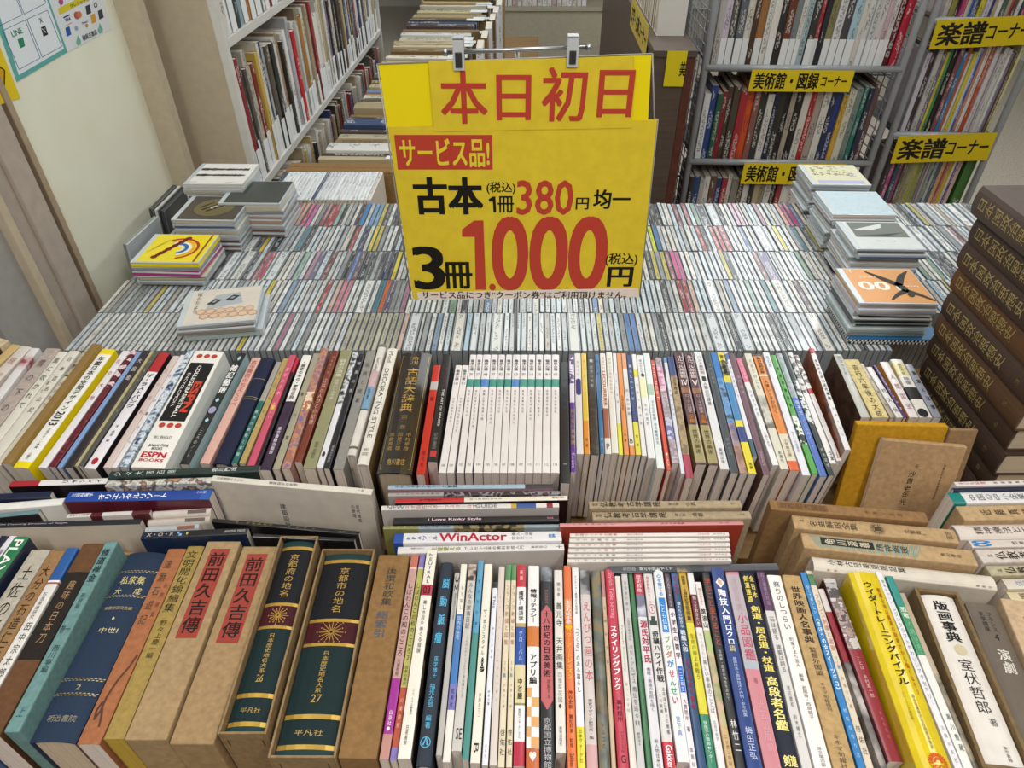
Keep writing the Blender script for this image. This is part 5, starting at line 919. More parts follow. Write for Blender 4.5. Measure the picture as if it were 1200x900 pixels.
def art_disc(mb, W, D, z):
    disc(mb, .004, .002, .046, z, mat('8f8560', 'gold'), 40); disc(mb, .004, .002, .046, z+.0001, mat('6a6040', 'ink'), 40, .0445)
    m = mat('3c341c', 'ink'); disc(mb, .004, .002, .009, z+.0001, mat('b8b0a0', 'ink'), 20); disc(mb, .004, .002, .004, z+.0002, m, 14)
    for a, b in (((-.02, -.012), (.012, .024)), ((-.008, -.02), (.028, .018)), ((-.028, .0), (-.004, .028))):
        d = Vector((b[0]-a[0], b[1]-a[1], 0)).normalized(); w = Vector((-d.y, d.x, 0))*.0035; A, B = Vector((a[0], a[1], z+.0002)), Vector((b[0], b[1], z+.0002)); mb.face([A-w, B-w*.4, B+w*.4, A+w], m)
def art_hex(mb, W, D, z):
    g = mat('aab0b4', 'ink'); flatq(mb, [(-W*.2, -D*.12), (W*.28, D*.02), (W*.22, D*.34), (-W*.1, D*.30)], z, g)
    for cx, cy in ((-W*.10, D*.12), (W*.13, D*.20)):
        flatq(mb, [(cx-.014, cy-.008), (cx, cy-.013), (cx+.014, cy+.004), (cx, cy+.009)], z+.0001, mat('3a3e40', 'ink')); flatq(mb, [(cx-.005, cy-.003), (cx, cy-.005), (cx+.005, cy+.001), (cx, cy+.003)], z+.0002, mat('9aa0a2', 'ink'))
    for i in range(6):
        for j in range(2):
            disc(mb, -W*.24+i*W*.125+j*.008, -D*.16-j*.017, .0098, z+.0001, mat('b08a6c', 'ink'), 6, .0082, .52, 6.80); disc(mb, -W*.24+i*W*.125+j*.008, -D*.16-j*.017, .0078, z+.0001, mat('d8b89a', 'ink'), 6, 0, .52, 6.80)
    vtext(mb, '街のたより', mat('4a3a34', 'ink'), Vector((-W*.32, D*.42, z+.0001)), XA, YA, .010, D*.62)
def art_dancer(mb, W, D, z):
    k, w = mat('33312e', 'ink'), mat('efe6d8', 'ink')
    def limb(pts, ws):
        for (a, b), (c, d), r0, r1 in zip(pts, pts[1:], ws, ws[1:]):
            A, B = Vector(((a+.05)*W, b*D, z+.0006)), Vector(((c+.05)*W, d*D, z+.0006)); s = (B-A).normalized(); n = Vector((-s.y, s.x, 0)); mb.face([A-n*r0, B-n*r1, B+n*r1, A+n*r0], k)
    htext(mb, '100', w, Vector((W*.17, D*.10, z+.0001)), -XA, -YA, W*.52, D*.24, .03)
    htext(mb, 'EXERCISE', w, Vector((W*.42, D*.0, z+.0002)), -XA, -YA, W*.30, D*.045, .015)
    htext(mb, '2', w, Vector((-W*.32, D*.44, z+.0001)), -XA, -YA, .006, .010, .02); htext(mb, 'DISCS', w, Vector((-W*.06, D*.26, z+.0001)), -XA, -YA, .030, .006)
    limb([(.16, -.18), (.14, -.02), (.10, .06)], [.006, .0075, .006]); limb([(.13, .0), (-.02, .18), (-.20, .40)], [.007, .006, .0015]); limb([(.12, .0), (.24, .26), (.37, .42)], [.007, .006, .0015])
    limb([(.16, -.15), (.02, -.26), (-.10, -.40)], [.006, .004, .0018]); limb([(.16, -.15), (.30, -.26), (.44, -.42)], [.006, .004, .0018]); disc(mb, .235*W, -.27*D, .0062, z+.0007, k, 14)
def art_plants(mb, W, D, z):
    rs = random.Random(9); m = [mat('8a9464', 'ink'), mat('6a7450', 'ink'), mat('9a8a60', 'ink')]
    for i in range(60):
        x, y = rs.uniform(-.34, .30)*W, rs.uniform(-.05, .40)*D; a = rs.uniform(0, 6.28); s = Vector((math.cos(a), math.sin(a), 0)); n = Vector((-s.y, s.x, 0)); l, t = rs.uniform(.003, .007), .0018
        P = Vector((x, y, z+.0001+i*2e-6)); mb.face([P-s*l, P+n*t, P+s*l, P-n*t], m[i % 3])
    flatq(mb, [(-W*.36, -D*.44), (W*.42, -D*.44), (W*.42, -D*.30), (-W*.36, -D*.30)], z, mat('a8a8cc', 'ink'))
    vtext(mb, '花', mat('8a86b0', 'ink'), Vector((W*.3, D*.1, z+.0002)), XA, YA, .018, .03)
def art_birds(mb, W, D, z):
    rs = random.Random(4); m = mat('5a7484', 'ink')
    for i in range(42):
        x, y = rs.uniform(-.36, .42)*W, rs.uniform(-.42, .42)*D; P = Vector((x, y, z)); l = .0032
        mb.face([P, P+Vector((l, l*.6, 0)), P+Vector((0, -l*.25, 0))], m); mb.face([P, P+Vector((0, -l*.25, 0)), P+Vector((-l, l*.5, 0))], m)
def art_wing(mb, W, D, z):
    flatq(mb, [(-W*.36, -D*.08), (W*.42, -D*.08), (W*.42, D*.46), (-W*.36, D*.46)], z, mat('6f736c', 'ink'))
    flatq(mb, [(-W*.34, D*.18), (-W*.1, D*.30), (W*.15, D*.42), (W*.10, D*.26), (-W*.1, D*.16)], z+.0001, mat('c8ccc8', 'ink'))
    flatq(mb, [(-W*.30, -D*.02), (W*.02, D*.02), (W*.40, D*.10), (W*.1, -D*.04)], z+.0001, mat('3e423c', 'ink'))
    htext(mb, 'winter songs', mat('7a7e7c', 'ink'), Vector((-W*.12, -D*.24, z)), XA, YA, .040, .005)
def stack(px, py, zt, n, yaw, where, top, items=None, zb=None, jit=.003, seed=1, floor=.7937):
    """n flat cases under the pixel of the top one's middle, top at height zt"""
    tot = sum((top if i == 0 else (items[i-1] if items and i-1 < len(items) else {})).get('T', .0103)+.0002 for i in range(n)); zt = max(zt, floor+tot)
    rs = random.Random(seed); P = atz(px, py, zt); z = zt
    for i in range(n):
        it = top if i == 0 else (items[i-1] if items and i-1 < len(items) else {})
        T = it.get('T', .0103); z -= T+.0002
        M = Matrix.Translation((P.x+(rs.uniform(-jit, jit) if i else 0), P.y+(rs.uniform(-jit, jit) if i else 0), z)) @ Matrix.Rotation(yaw+(rs.uniform(-.035, .035) if i else 0), 4, 'Z')
        c = it.get('paper') or rs.choice(['d0d4d4', 'b8bcbc', 'c8b8b4', '8a8e90', '5a5c60', 'd8d4cc', '9aa8b4'])
        lb = it.get('label') or '%s edged disc case, %s from top in the stack %s' % (cname(c if ',' not in c else c[:6]), ['', 'second', 'third', 'fourth', 'fifth', 'sixth', 'seventh', 'eighth', 'ninth'][i], where)
        flat_case(M, lb, T, c, it.get('sides', rs.choice(['b4babc', 'a0a6a8', '8c9294'])), it.get('art'), 'disc cases in the stack '+where, it.get('edge', rs.choice(['8c9092', 'b8b4b0', '5a5658', 'c8ccd0'])), it.get('kind', 'gloss'))
    return P, z
# left side
stack(206, 290, .852, 5, -.02, 'beside the left wall', dict(label='bright yellow disc case with rainbow arc on a stack beside the left wall', paper='ecd80e', sides='e6d010', art=art_rainbow, T=.012, edge='e8d410'),
      [dict(paper='c8ccd0', edge='8e8e90'), dict(paper='a8246a', sides='a83a78', edge='b0307c', label='magenta edged disc case under the yellow rainbow case'), dict(paper='c8b888', edge='b8ac84'), dict(paper='d0d0cc')], seed=2)
stack(249, 243, .868, 7, -.03, 'behind the yellow case', dict(label='disc case with a gold record on black, behind the yellow case', paper='4a443e', sides='9aa2a8', art=art_disc, T=.0104),
      [dict(paper='5a6a98', edge='4a5a88', T=.011), dict(paper='d8c8a0', edge='b8ac90', T=.014), dict(paper='c8ccc8', edge='b0b4b4'), dict(paper='4a2c2c', edge='5a3838'), dict(paper='a8acb0', edge='6a4444'), dict(paper='d0d4d8', edge='503c3c')], seed=3)
stack(260, 203, .897, 4, -.02, 'with the black patterned lid', dict(label='white disc case with two rows of black pattern, highest at the left', paper='e8e6e2', sides='e0dcd4', art=art_stripes, T=.012, edge='c8c4bc'),
      [dict(paper='d0c8b4', edge='b0a890', T=.014), dict(paper='3a3836', edge='5a5450'), dict(paper='4a4a48', edge='3a3836')], seed=4)
stack(301, 224, .868, 7, -.02, 'before the white bookcase', dict(label='dark covered disc case topping the stack before the white bookcase', paper='3e4442', sides='c8c4b8', T=.020, edge='c0b49c'),
      [dict(paper='d0c8c0', edge='8a8884'), dict(paper='c8ccd0', edge='a87868'), dict(paper='c49078', edge='b88468', T=.012), dict(paper='8a9898', edge='a8a4a0'), dict(paper='5a3030', edge='6a4444'), dict(paper='b8bcc0', edge='4a2c30')], seed=5)
stack(259, 357, .832, 3, .17, 'lying askew', dict(label='pale disc case with hexagon pattern lying askew on the disc rows', paper='d5cdc0', sides='c0c4c4', art=art_hex, T=.0104),
      [dict(paper='7a6a5c', edge='8a7868', T=.011), dict(paper='c0ccd0', edge='a0b4b0', T=.016)], seed=6, jit=.008)
for i, (y, x, hh, c) in enumerate(((1.42, -.925, .172, '8c9088'), (1.585, -.938, .178, '3a3c3e'), (1.588, -.926, .174, 'c8c8c4'), (1.592, -.914, .170, '34383e'))):
    M = RZ @ Matrix.Translation((x, y, .6507)) @ Matrix.Rotation(-.06 if i == 0 else .0, 4, 'Z') @ Matrix.Rotation(.13 if i == 0 else .10, 4, 'Y')
    root = empty('disc_case', M, ['clear empty disc case standing against the left wall', 'black edged disc case standing by the left wall, leftmost of three', 'white edged disc case standing by the left wall, middle of three', 'dark disc case standing by the left wall, nearest the gold record'][i], 'CD case', 'upright cases by the wall')
    mb = MB(); mb.box((-.0052, -.071, 0), (.0018, .071, hh), mat(c, 'plastic'), None, .0008); mb.build('tray', root)
    mb = MB(); mb.box((.0021, -.071, 0), (.0052, .071, hh), CLR if i == 0 else mat('5a5e62', 'plastic'), None, .0007); mb.build('lid', root)
# right side: four stacks receding
stack(1038, 334, .868, 7, -.03, 'with the orange lid', dict(label='orange disc case numbered 100 with an upside down dancer, on the nearest right stack', paper='d08a34', sides='b0b0ac', art=art_dancer, T=.0104, edge='8a8480'),
      [dict(paper='c0a8b8', edge='a8a0a4'), dict(paper='d0d0d0', edge='d8d8d4'), dict(paper='303030', edge='1e1e20', sides='6a6c6e'), dict(paper='282828', edge='2a2a2c'), dict(paper='8aa8a4', edge='8aa09c'), dict(paper='d0d4d8', edge='8a9494'), dict(paper='b0b4b8', edge='a0a4a8')], seed=7, jit=.005, floor=.8062)
stack(1031, 275, .880, 8, -.03, 'with the grey landscape lid', dict(label='disc case with grey landscape above white, second right stack', paper='c8ccca', sides='a8aeb0', art=art_wing, T=.0104),
      [dict(paper='b8bcc0', edge='4a5888'), dict(paper='a8acb0', edge='9a9894'), dict(paper='d0c0b0', edge='b8ac9c'), dict(), dict(), dict(), dict()], seed=8, jit=.006)
stack(1002, 237, .880, 8, -.03, 'with the pale blue lid', dict(label='pale blue disc case with small birds, third right stack', paper='b4c8d0', sides='c8d0d4', art=art_birds, T=.0104, edge='c4a890'), [{}]*7, seed=9, jit=.006)
stack(977, 204, .872, 7, -.03, 'with the leafy lid', dict(label='disc case with leaf drawing on cream, farthest right stack', paper='cfcba8', sides='a8aeb4', art=art_plants, T=.0104), [{}]*6, seed=10, jit=.006)
# blue box with chequered rim under the orange stack
P = atz(1035, 400, .795)
root = empty('gift_box', Matrix.Translation((P.x+.02, P.y+.055, .7935)) @ Matrix.Rotation(-.03, 4, 'Z'), 'flat blue box with black and white chequered rim under the orange disc stack', 'box')
mb = MB(); mb.box((-.085, -.063, 0), (.085, .063, .012), mat('2c6c9c', 'gloss'), None, .002); mb.build('box_body', root)
mb = MB(); a, b = mat('1c1c1e', 'ink'), mat('d8d8d4', 'ink')
for r in range(2):
    for i in range(48):
        x = -.085+.17*i/48; mb.face([(x, -.0634, .0045*r+.001), (x+.17/48, -.0634, .0045*r+.001), (x+.17/48, -.0634, .0045*r+.0055), (x, -.0634, .0045*r+.0055)], (a, b)[(i+r) % 2])
    for i in range(36):
        y = -.063+.126*i/36; mb.face([(-.0854, y, .0045*r+.001), (-.0854, y, .0045*r+.0055), (-.0854, y+.126/36, .0045*r+.0055), (-.0854, y+.126/36, .0045*r+.001)], (a, b)[(i+r) % 2])
mb.build('chequered_rim', root)
# ------------------------------------------------------------------ white comics behind the disc rows, brown carton behind them
PB = print_mat('small_spine', False, .45, .15, .52, .6)
def small_book(M, T, L, H, col, label, name='book', cat='book', group=None, pages='d8cfc0', pk=PB):
    """plain book of the far shelves: spine at local -y, standing on local z = 0; L = height, H = depth"""
    mb = MB(); b = min(.10*T, .003); e = .0006; pm = mat(pages, 'flat')
    us = [-T/2, -T/2*.6, 0, T/2*.6, T/2]
    for i in range(4):
        (a, c) = us[i], us[i+1]; ya, yc = -b*(1-(a/(T/2))**2), -b*(1-(c/(T/2))**2)
        fi = mb.face([(a, ya, 0), (c, yc, 0), (c, yc, L), (a, ya, L)], pk, True); ua, uc = a/T+.5, c/T+.5
        mb.uv[fi] = [(ua, 1), (uc, 1), (uc, 0), (ua, 0)]
    for s in (-1, 1):
        q = [(s*T/2, 0, 0), (s*T/2, H, 0), (s*T/2, H, L), (s*T/2, 0, L)]; fi = mb.face(q if s > 0 else q[::-1], pk); mb.uv[fi] = [(0, 0)]*4
    t = T/2-e
    for z, up in ((L-.0015, 1), (.0005, 0)):
        q = [(-t, 0, z), (t, 0, z), (t, H, z), (-t, H, z)]; mb.face(q if up else q[::-1], pm)
    mb.face([(t, H-.002, 0), (-t, H-.002, 0), (-t, H-.002, L), (t, H-.002, L)], pm)
    me = mb.mesh(name); o = bpy.data.objects.new(name, me); C.objects.link(o); o.matrix_world = M; o.color = lin(col)
    return tag(o, label, cat, group)
n = 27
for i in range(n):                                          # spines up: local z -> depth, local -y -> up
    P = atz(316+(432-316)*(i+.5)/n, 231, .788); yb = 1.664
    c = random.choice(['dfe4e6', 'd8dde0', 'e6e8e8', 'd0d6da']) if i not in (0, 12) else '46506a'
    M = Matrix.Translation((P.x, yb, .795)) @ RZ @ Matrix(((1, 0, 0, 0), (0, 0, 1, 0), (0, -1, 0, 0), (0, 0, 0, 1)))
    small_book(M, .0090, .182, .143, c, '%s comic in the white block behind the disc rows, %s' % (cname(c), ('%s from its left end' % ordn(i+1)) if i < 14 else '%s from its right end' % ordn(n-i)), 'comic_book', 'comic book', 'white comics behind the discs')
P = atz(437, 228, .795)
o = book('comic standing at the right end of the white comics block', Vector((P.x, 1.846, .795)), Vector((P.x-.006, 1.664, .795)), .011, .143, 'd8d4cc', (), [('食', .1, .3, 0, .7, '3a3a3a'), ('コミック', .35, .8, 0, .6, '5a3a3a')], name='comic_book', cat='comic book')
mb = MB(); cdm = mat('8f6f47', 'card')
root = empty('cardboard_box', Matrix.Translation((-.40, 1.925, 0)) @ RZ, 'closed brown cardboard box behind the white comics', 'box')
mb.box((-.25, -.032, 0), (.25, .032, .772), cdm, None, .002); mb.build('box_body', root)
mb = MB(); mb.box((-.25, -.032, .7722), (.25, -.001, .776), cdm, None, .001); mb.build('flap', root)
mb = MB(); mb.box((-.25, .001, .7722), (.25, .032, .776), cdm, None, .001); mb.build('flap', root)
# ------------------------------------------------------------------ the yellow price sign on its stand
YS = .980
def sp_(px, py, dy=0.0): return aty(px, py, YS-dy)
sign = empty('price_sign', Matrix.Translation(sp_(610, 65)), 'yellow hanging price sign reading 本日初日 with 3冊1,000円 in red', 'sign')
MS = Matrix.Translation(-sp_(610, 65))
def sheet(name, pts, dy, m, t=.0006, parent=sign):
    mb = MB(); a = [sp_(*p, 0)+Vector((0, -dy, 0)) for p in pts]; b = [p+Vector((0, t, 0)) for p in a]
    mb.face(a[::-1], m); mb.face(b, m)
    for i in range(len(a)): j = (i+1) % len(a); mb.face([a[i], a[j], b[j], b[i]], m)
    return mb, name
def done(mb, name): o = mb.build(name, None); o.parent = sign; o.matrix_parent_inverse = sign.matrix_world.inverted(); return o
bpy.context.view_layer.update()
YB, YD, RD, BK = mat('f6e00a', 'flat'), mat('e6cc32', 'matte'), mat('bf4230', 'ink'), mat('17140f', 'ink')
mb, n_ = sheet('back_sheet', [(443.5, 76), (483.5, 349), (748, 347), (763.5, 64)], 0, YB); done(mb, n_)
mb, n_ = sheet('price_sheet', [(455, 148), (484, 350), (748.5, 347.5), (770, 139.5)], .0022, YD)
def sbx(x0, y0, x1, y1, dy): a, b, c = sp_(x0, y1)-Vector((0, dy, 0)), sp_(x1, y1)-Vector((0, dy, 0)), sp_(x0, y0)-Vector((0, dy, 0)); return a, (b-a).length, (sp_((x0+x1)/2, y0)-sp_((x0+x1)/2, y1)).length
def st(mb, s, x0, y0, x1, y1, m, off=.03, dy=.0026): a, w, h = sbx(x0, y0, x1, y1, dy); htext(mb, s, m, a, Vector((1, 0, 0)), Vector((0, 0, 1)), w, h, off)
a, w, h = sbx(466.5, 157.5, 577.5, 198, .0024); mb.face([a, a+Vector((w, 0, 0)), a+Vector((w, 0, h)), a+Vector((0, 0, h))], RD)
st(mb, 'サービス品!', 471, 162, 573.5, 194.5, mat('ecd63a', 'ink'), .03, .0028)
st(mb, '古本', 488.5, 208, 565, 249.5, BK, .045); st(mb, '(税込)', 570.5, 212.5, 604, 226.5, BK, .02); st(mb, '冊', 583.5, 229, 602, 248, BK, .02)
st(mb, '380', 606, 211, 670, 250.5, RD, .022); st(mb, '円', 674.5, 231, 689, 244.5, BK, .02); st(mb, '均一', 695, 221.5, 737, 243.5, BK, .03)
st(mb, '3', 488.5, 289, 521, 337.5, BK, .028); st(mb, '冊', 521, 306.5, 553.5, 337, BK, .03); 
for pts, m in (([(556, 257.5), (557.5, 338.5), (569.5, 338.5), (566.5, 257.5)], RD), ([(541.5, 268), (541.5, 276.5), (556.4, 276.5), (556, 257.5)], RD), ([(577.3, 229.5), (578.3, 248), (581.6, 248), (580.6, 229.5)], BK), ([(572.8, 232.6), (572.8, 235.4), (577.6, 235.4), (577.3, 229.5)], BK)):
    mb.face([sp_(*p)-Vector((0, .0026, 0)) for p in pts], m)
st(mb, '.', 573.5, 331.5, 581, 339.5, RD, .0)
for x0, x1 in ((579, 616.5), (621.5, 661), (665.5, 705.5)): st(mb, '0', x0, 254.5, x1, 338, RD, .028)
st(mb, '(税込)', 708.5, 296, 746, 310.5, BK, .02); st(mb, '円', 711.5, 312.5, 739, 334.5, BK, .035); done(mb, n_)
mb, n_ = sheet('notice_strip', [(488.5, 341.5), (490.5, 350), (749, 347), (747.5, 336.5)], .0034, mat('efe0d4', 'flat'))
st(mb, 'サービス品につき“クーポン券”はご利用頂けません。', 495, 340, 733, 348.5, BK, .02, .0038); done(mb, n_)
mb, n_ = sheet('top_sheet', [(502.5, 71.5), (509, 153.5), (740, 149), (742.5, 65.5)], .0030, YD)
for ch, x0, y0, x1, y1 in (('本', 519, 83, 571, 143.5), ('日', 583, 87.5, 621, 139.5), ('初', 635, 78.5, 684.5, 141), ('日', 699.5, 82, 738, 136)): st(mb, ch, x0, y0, x1, y1, RD, .022, .0034)
done(mb, n_)
gr = mat('9a9a98', 'plastic')
mb = MB()
for pts in ([(442, 75), (482, 351)], [(764.5, 63), (766.5, 139), (771, 139.5), (749.5, 348)], [(442, 75), (764.5, 63)]): mb.tube([sp_(*p) for p in pts], .0011, gr, 6)
done(mb, 'sleeve_edge')
rod_y = YS+.004; cl = mat('c8ccce', 'plastic')
for px in (537.5, 671):
    mb = MB(); c = aty(px, 58 if px < 600 else 56, rod_y); c2 = sp_(px, 76 if px < 600 else 72)
    mb.box((c.x-.0075, YS-.006, c2.z-.006), (c.x+.0075, YS-.0035, c.z+.016), cl, None, .001); mb.box((c.x-.0075, rod_y+.006, c2.z+.004), (c.x+.0075, rod_y+.0085, c.z+.016), cl, None, .001)
    mb.box((c.x-.0075, YS-.006, c.z+.013), (c.x+.0075, rod_y+.0085, c.z+.016), cl, None, .001); mb.box((c.x-.0045, YS-.0075, c2.z-.002), (c.x+.0045, YS-.0058, c.z-.001), mat('6c6a66', 'metal'), None, .0008)
    done(mb, 'hanging_clip')
mt = mat('b4b6b8', 'metal')
R0, R1 = aty(522, 61.5, rod_y), aty(690, 55.5, rod_y); MID = (R0+R1)/2
stand_ = empty('sign_stand', Matrix.Translation((MID.x, rod_y+.004, .5755)), 'slim metal stand that holds up the yellow price sign', 'stand')
def kid(mb, name, p): o = mb.build(name, None); o.parent = p; o.matrix_parent_inverse = p.matrix_world.inverted(); return o
bpy.context.view_layer.update()
mb = MB(); mb.tube([R0, R1], .0028, mt, 10); kid(mb, 'cross_rail', stand_)
for R in (R0, R1):
    mb = MB(); d = (R1-R0).normalized(); mb.tube([R-d*.003, R+d*.003], .0046, mt, 10); kid(mb, 'end_knob', stand_)
mb = MB(); mb.tube([(MID.x, rod_y+.006, .5765), (MID.x, rod_y+.006, MID.z)], .0032, mt, 10); kid(mb, 'pole', stand_)
mb = MB(); mb.box((MID.x-.03, rod_y-.008, .5757), (MID.x+.03, rod_y+.0115, .578), mt); kid(mb, 'foot_plate', stand_)

# ------------------------------------------------------------------ posters on the left wall
def wallp(px, py, dx=.0): n = RZ.to_3x3() @ Vector((1, 0, 0)); p0 = RZ @ Vector((XW+.0012+dx, 1.4, 0)); return on(px, py, p0, n)
def poster(label, pts, col, t=.0010):
    a = [wallp(*p) for p in pts]; root = empty('poster', Matrix.Translation(a[0]), label, 'poster'); bpy.context.view_layer.update()
    mb = MB(); m = mat(col, 'flat'); nn = RZ.to_3x3() @ Vector((-1, 0, 0)); b = [p+nn*t for p in a]
    mb.face(a, m); mb.face(b[::-1], m)
    for i in range(len(a)): j = (i+1) % len(a); mb.face([a[i], b[i], b[j], a[j]], m)
    return root, mb
YV = (RZ.to_3x3() @ Vector((0, 1, 0))); ZV = Vector((0, 0, 1))
def wt(mb, s, x0, y0, x1, y1, hpx, m, off=.02):          # text line from pixel (x0,y0) to (x1,y1) along its foot, hpx tall
    a, b = wallp(x0, y0, .0006), wallp(x1, y1, .0006); top = wallp(x0-hpx*.30, y0-hpx, .0006); htext(mb, s, m, a, YV, ZV, (b-a).length, abs(top.z-a.z), off)
def wq(mb, pts, m, d=.0004): mb.face([wallp(x, y, d) for x, y in pts], m)
root, mb = poster('white and teal poster of social media marks at the upper left', [(-34, -60), (20, 96), (79, 61), (36, -60)], '5fa8a4')
wq(mb, [(-26, -60), (22, 88), (75, 57), (34, -60)], mat('dfe6ec', 'flat'), .0003)
gl = mat('4a6a8a', 'ink')
def fr(p):
    for i in range(4):
        (x0, y0), (x1, y1) = p[i], p[(i+1) % 4]; dx, dy = x1-x0, y1-y0; l = math.hypot(dx, dy); nx, ny = -dy/l*.35, dx/l*.35
        wq(mb, [(x0-nx, y0-ny), (x1-nx, y1-ny), (x1+nx, y1+ny), (x0+nx, y0+ny)], gl, .0005)
fr([(3, 36), (22.5, 81.5), (47, 68), (29.5, 23.5)]); fr([(31.5, 22.5), (49.5, 67), (72.5, 54.5), (55.5, 12)])
fr([(-18, -14), (0.5, 30), (26.5, 17), (9, -27)]); fr([(10, -28), (28.5, 16.5), (54, 3.5), (36, -38)])
wt(mb, 'LINE', 15, 43.5, 26.5, 37.5, 7, mat('2c7a5c', 'ink'), .02); wt(mb, 'X', 47.3, 27.5, 50.5, 26, 6, mat('26282c', 'ink'), .02)
wq(mb, [(20.5, 46), (23.5, 57), (29.5, 54), (27, 43.5)], mat('2f8466', 'ink')); wq(mb, [(47.8, 32), (50.8, 43), (56.5, 40.5), (53, 30)], mat('26262a', 'ink'))
wt(mb, 'X', 51, 39.5, 54.5, 38, 6, mat('d8dce0', 'ink'), .02); o = kid(mb, 'printed_sheet', root)
root, mb = poster('pale poster of card payment marks beside the teal poster', [(36, -60), (79.5, 61), (131, 34), (108, -40)], 'd9dde2')
wq(mb, [(68, 10), (70, 17.5), (108, -2), (106, -9)], mat('d2c430', 'ink')); wt(mb, 'クレジットカード', 83, 9.5, 111, -4, 4, mat('4a4420', 'ink'))
wq(mb, [(74, 20), (74.5, 21.5), (82, 18), (81.4, 16.5)], mat('2a3a6a', 'ink')); wt(mb, 'VISA', 77, 25.7, 83, 22.8, 3.6, mat('2a4a8a', 'ink'), .03)
wq(mb, [(77.5, 29.5), (77.8, 30.3), (84.8, 26.8), (84.5, 26)], mat('c89a50', 'ink'))
def blob(cx, cy, r, m, d=.0006):
    mb.face([wallp(cx+r*(math.cos(a*.3927)*.9+math.sin(a*.3927)*.15), cy+r*1.25*math.sin(a*.3927), d) for a in range(16)][::-1], m)
blob(90, 18, 3.6, mat('b85840', 'ink')); blob(93, 17, 3.2, mat('c87858', 'ink'), .0008)
for x, y, c in ((103.5, 11.5, '3a3c48'), (118, 17, '3a3c48'), (109.5, 22, 'd09a34'), (80, 37, '2c58a0')):
    wq(mb, [(x-3.4, y-4.2), (x-1.6, y+6), (x+3.6, y+3.4), (x+1.4, y-6.4)], mat(c, 'ink'))
blob(112, 6, 2.4, mat('3a3a40', 'ink')); blob(112, 6, 1.4, mat('d9dde2', 'ink'), .0009); blob(89.5, 33, 2.2, mat('8aa0c0', 'ink')); wt(mb, 'Diners', 97, 28.6, 103, 25.6, 2.6, mat('5a6474', 'ink')); blob(101.8, 30, 1.8, mat('c88a58', 'ink'))
wt(mb, '槇尾古書店', 98, 48, 114, 38.5, 6.2, mat('3a3c3e', 'ink'), .02)
for x, y in ((92.5, 48), (118, 34)): wq(mb, [(x-1.2, y-7), (x-3.5, y+2), (x-1.5, y+5.5), (x+2.2, y+4), (x+2.6, y)], mat('7ab09c', 'ink'))
blob(71.5, 2, 3, mat('b04a7c', 'ink')); kid(mb, 'printed_sheet', root)
root, mb = poster('yellow paper with black outline at the left edge', [(-40, -20), (-22, 130), (24, 115), (0, 55)], 'e0c41c')
for p in ([(0, 78.5), (5.5, 82.5)], [(5.5, 82.5), (5, 104)], [(0, 78.5), (-8, 74)]):
    (x0, y0), (x1, y1) = p; dx, dy = x1-x0, y1-y0; l = math.hypot(dx, dy); nx, ny = -dy/l*.7, dx/l*.7; wq(mb, [(x0-nx, y0-ny), (x1-nx, y1-ny), (x1+nx, y1+ny), (x0+nx, y0+ny)], mat('1c1a14', 'ink'), .0006)
wq(mb, [(-6, 80), (-6, 102), (4, 100), (4.4, 84), (0, 80.5)], mat('d8a018', 'ink'), .0004); kid(mb, 'printed_sheet', root)

# ------------------------------------------------------------------ white bookcase along the aisle, its tan end panel towards the viewer
YE = 1.885; XF = (RZ.inverted() @ on(302, 205, RZ @ Vector((0, YE, 0)), RZ.to_3x3() @ Vector((0, 1, 0)))).x                                          # front plane of the shelves, near end of the case (shop axes)
bc = empty('bookcase', RZ @ Matrix.Translation((XF-.11, YE, 0)), 'tall white bookcase along the aisle with tan end panel', 'bookcase'); bpy.context.view_layer.update()
def bpart(name, c0, c1, m, bev=.001): mb = MB(); mb.box(c0, c1, m, RZ, bev); return kid(mb, name, bc)
tan_, wht = mat('bfb29b', 'matte'), mat('d6d4cf', 'gloss')
bpart('end_panel', (XF-.20, YE, 0), (XF-.022, YE+.02, 2.3), tan_); bpart('front_edge', (XF-.0218, YE-.001, 0), (XF, YE+.02, 2.3), wht)
bpart('end_panel', (XF-.20, YE+1.96, 0), (XF, YE+1.98, 2.3), wht); bpart('back_panel', (XF-.212, YE, 0), (XF-.2005, YE+1.98, 2.3), mat('b8a88c', 'wood'))
def onface(px, py): return (RZ.inverted() @ on(px, py, RZ @ Vector((XF, 0, 0)), RZ.to_3x3() @ Vector((1, 0, 0)))).z
Z1, Z2 = onface(334, 180), onface(263, 48); ZS = Z2-Z1
ZSH = [Z1-ZS, Z1, Z2, Z2+ZS, 2.28]
for z in ZSH: bpart('shelf', (XF-.20, YE+.0205, z-.022), (XF, YE+1.9595, z), wht)
BGC = ['c9c5bd', 'd8d6d0', '3a3432', 'e2e0da', '8a2c34', 'b8a888', '2c3c68', 'd0ccc4', '5a4a3c', 'a89a80', 'e0dcd4', '6a6a68', 'c8b078', '9a3c40', 'dcdcdc', '4a5a50', '7a6a8a']
tagm = mat('e4e6e6', 'flat')
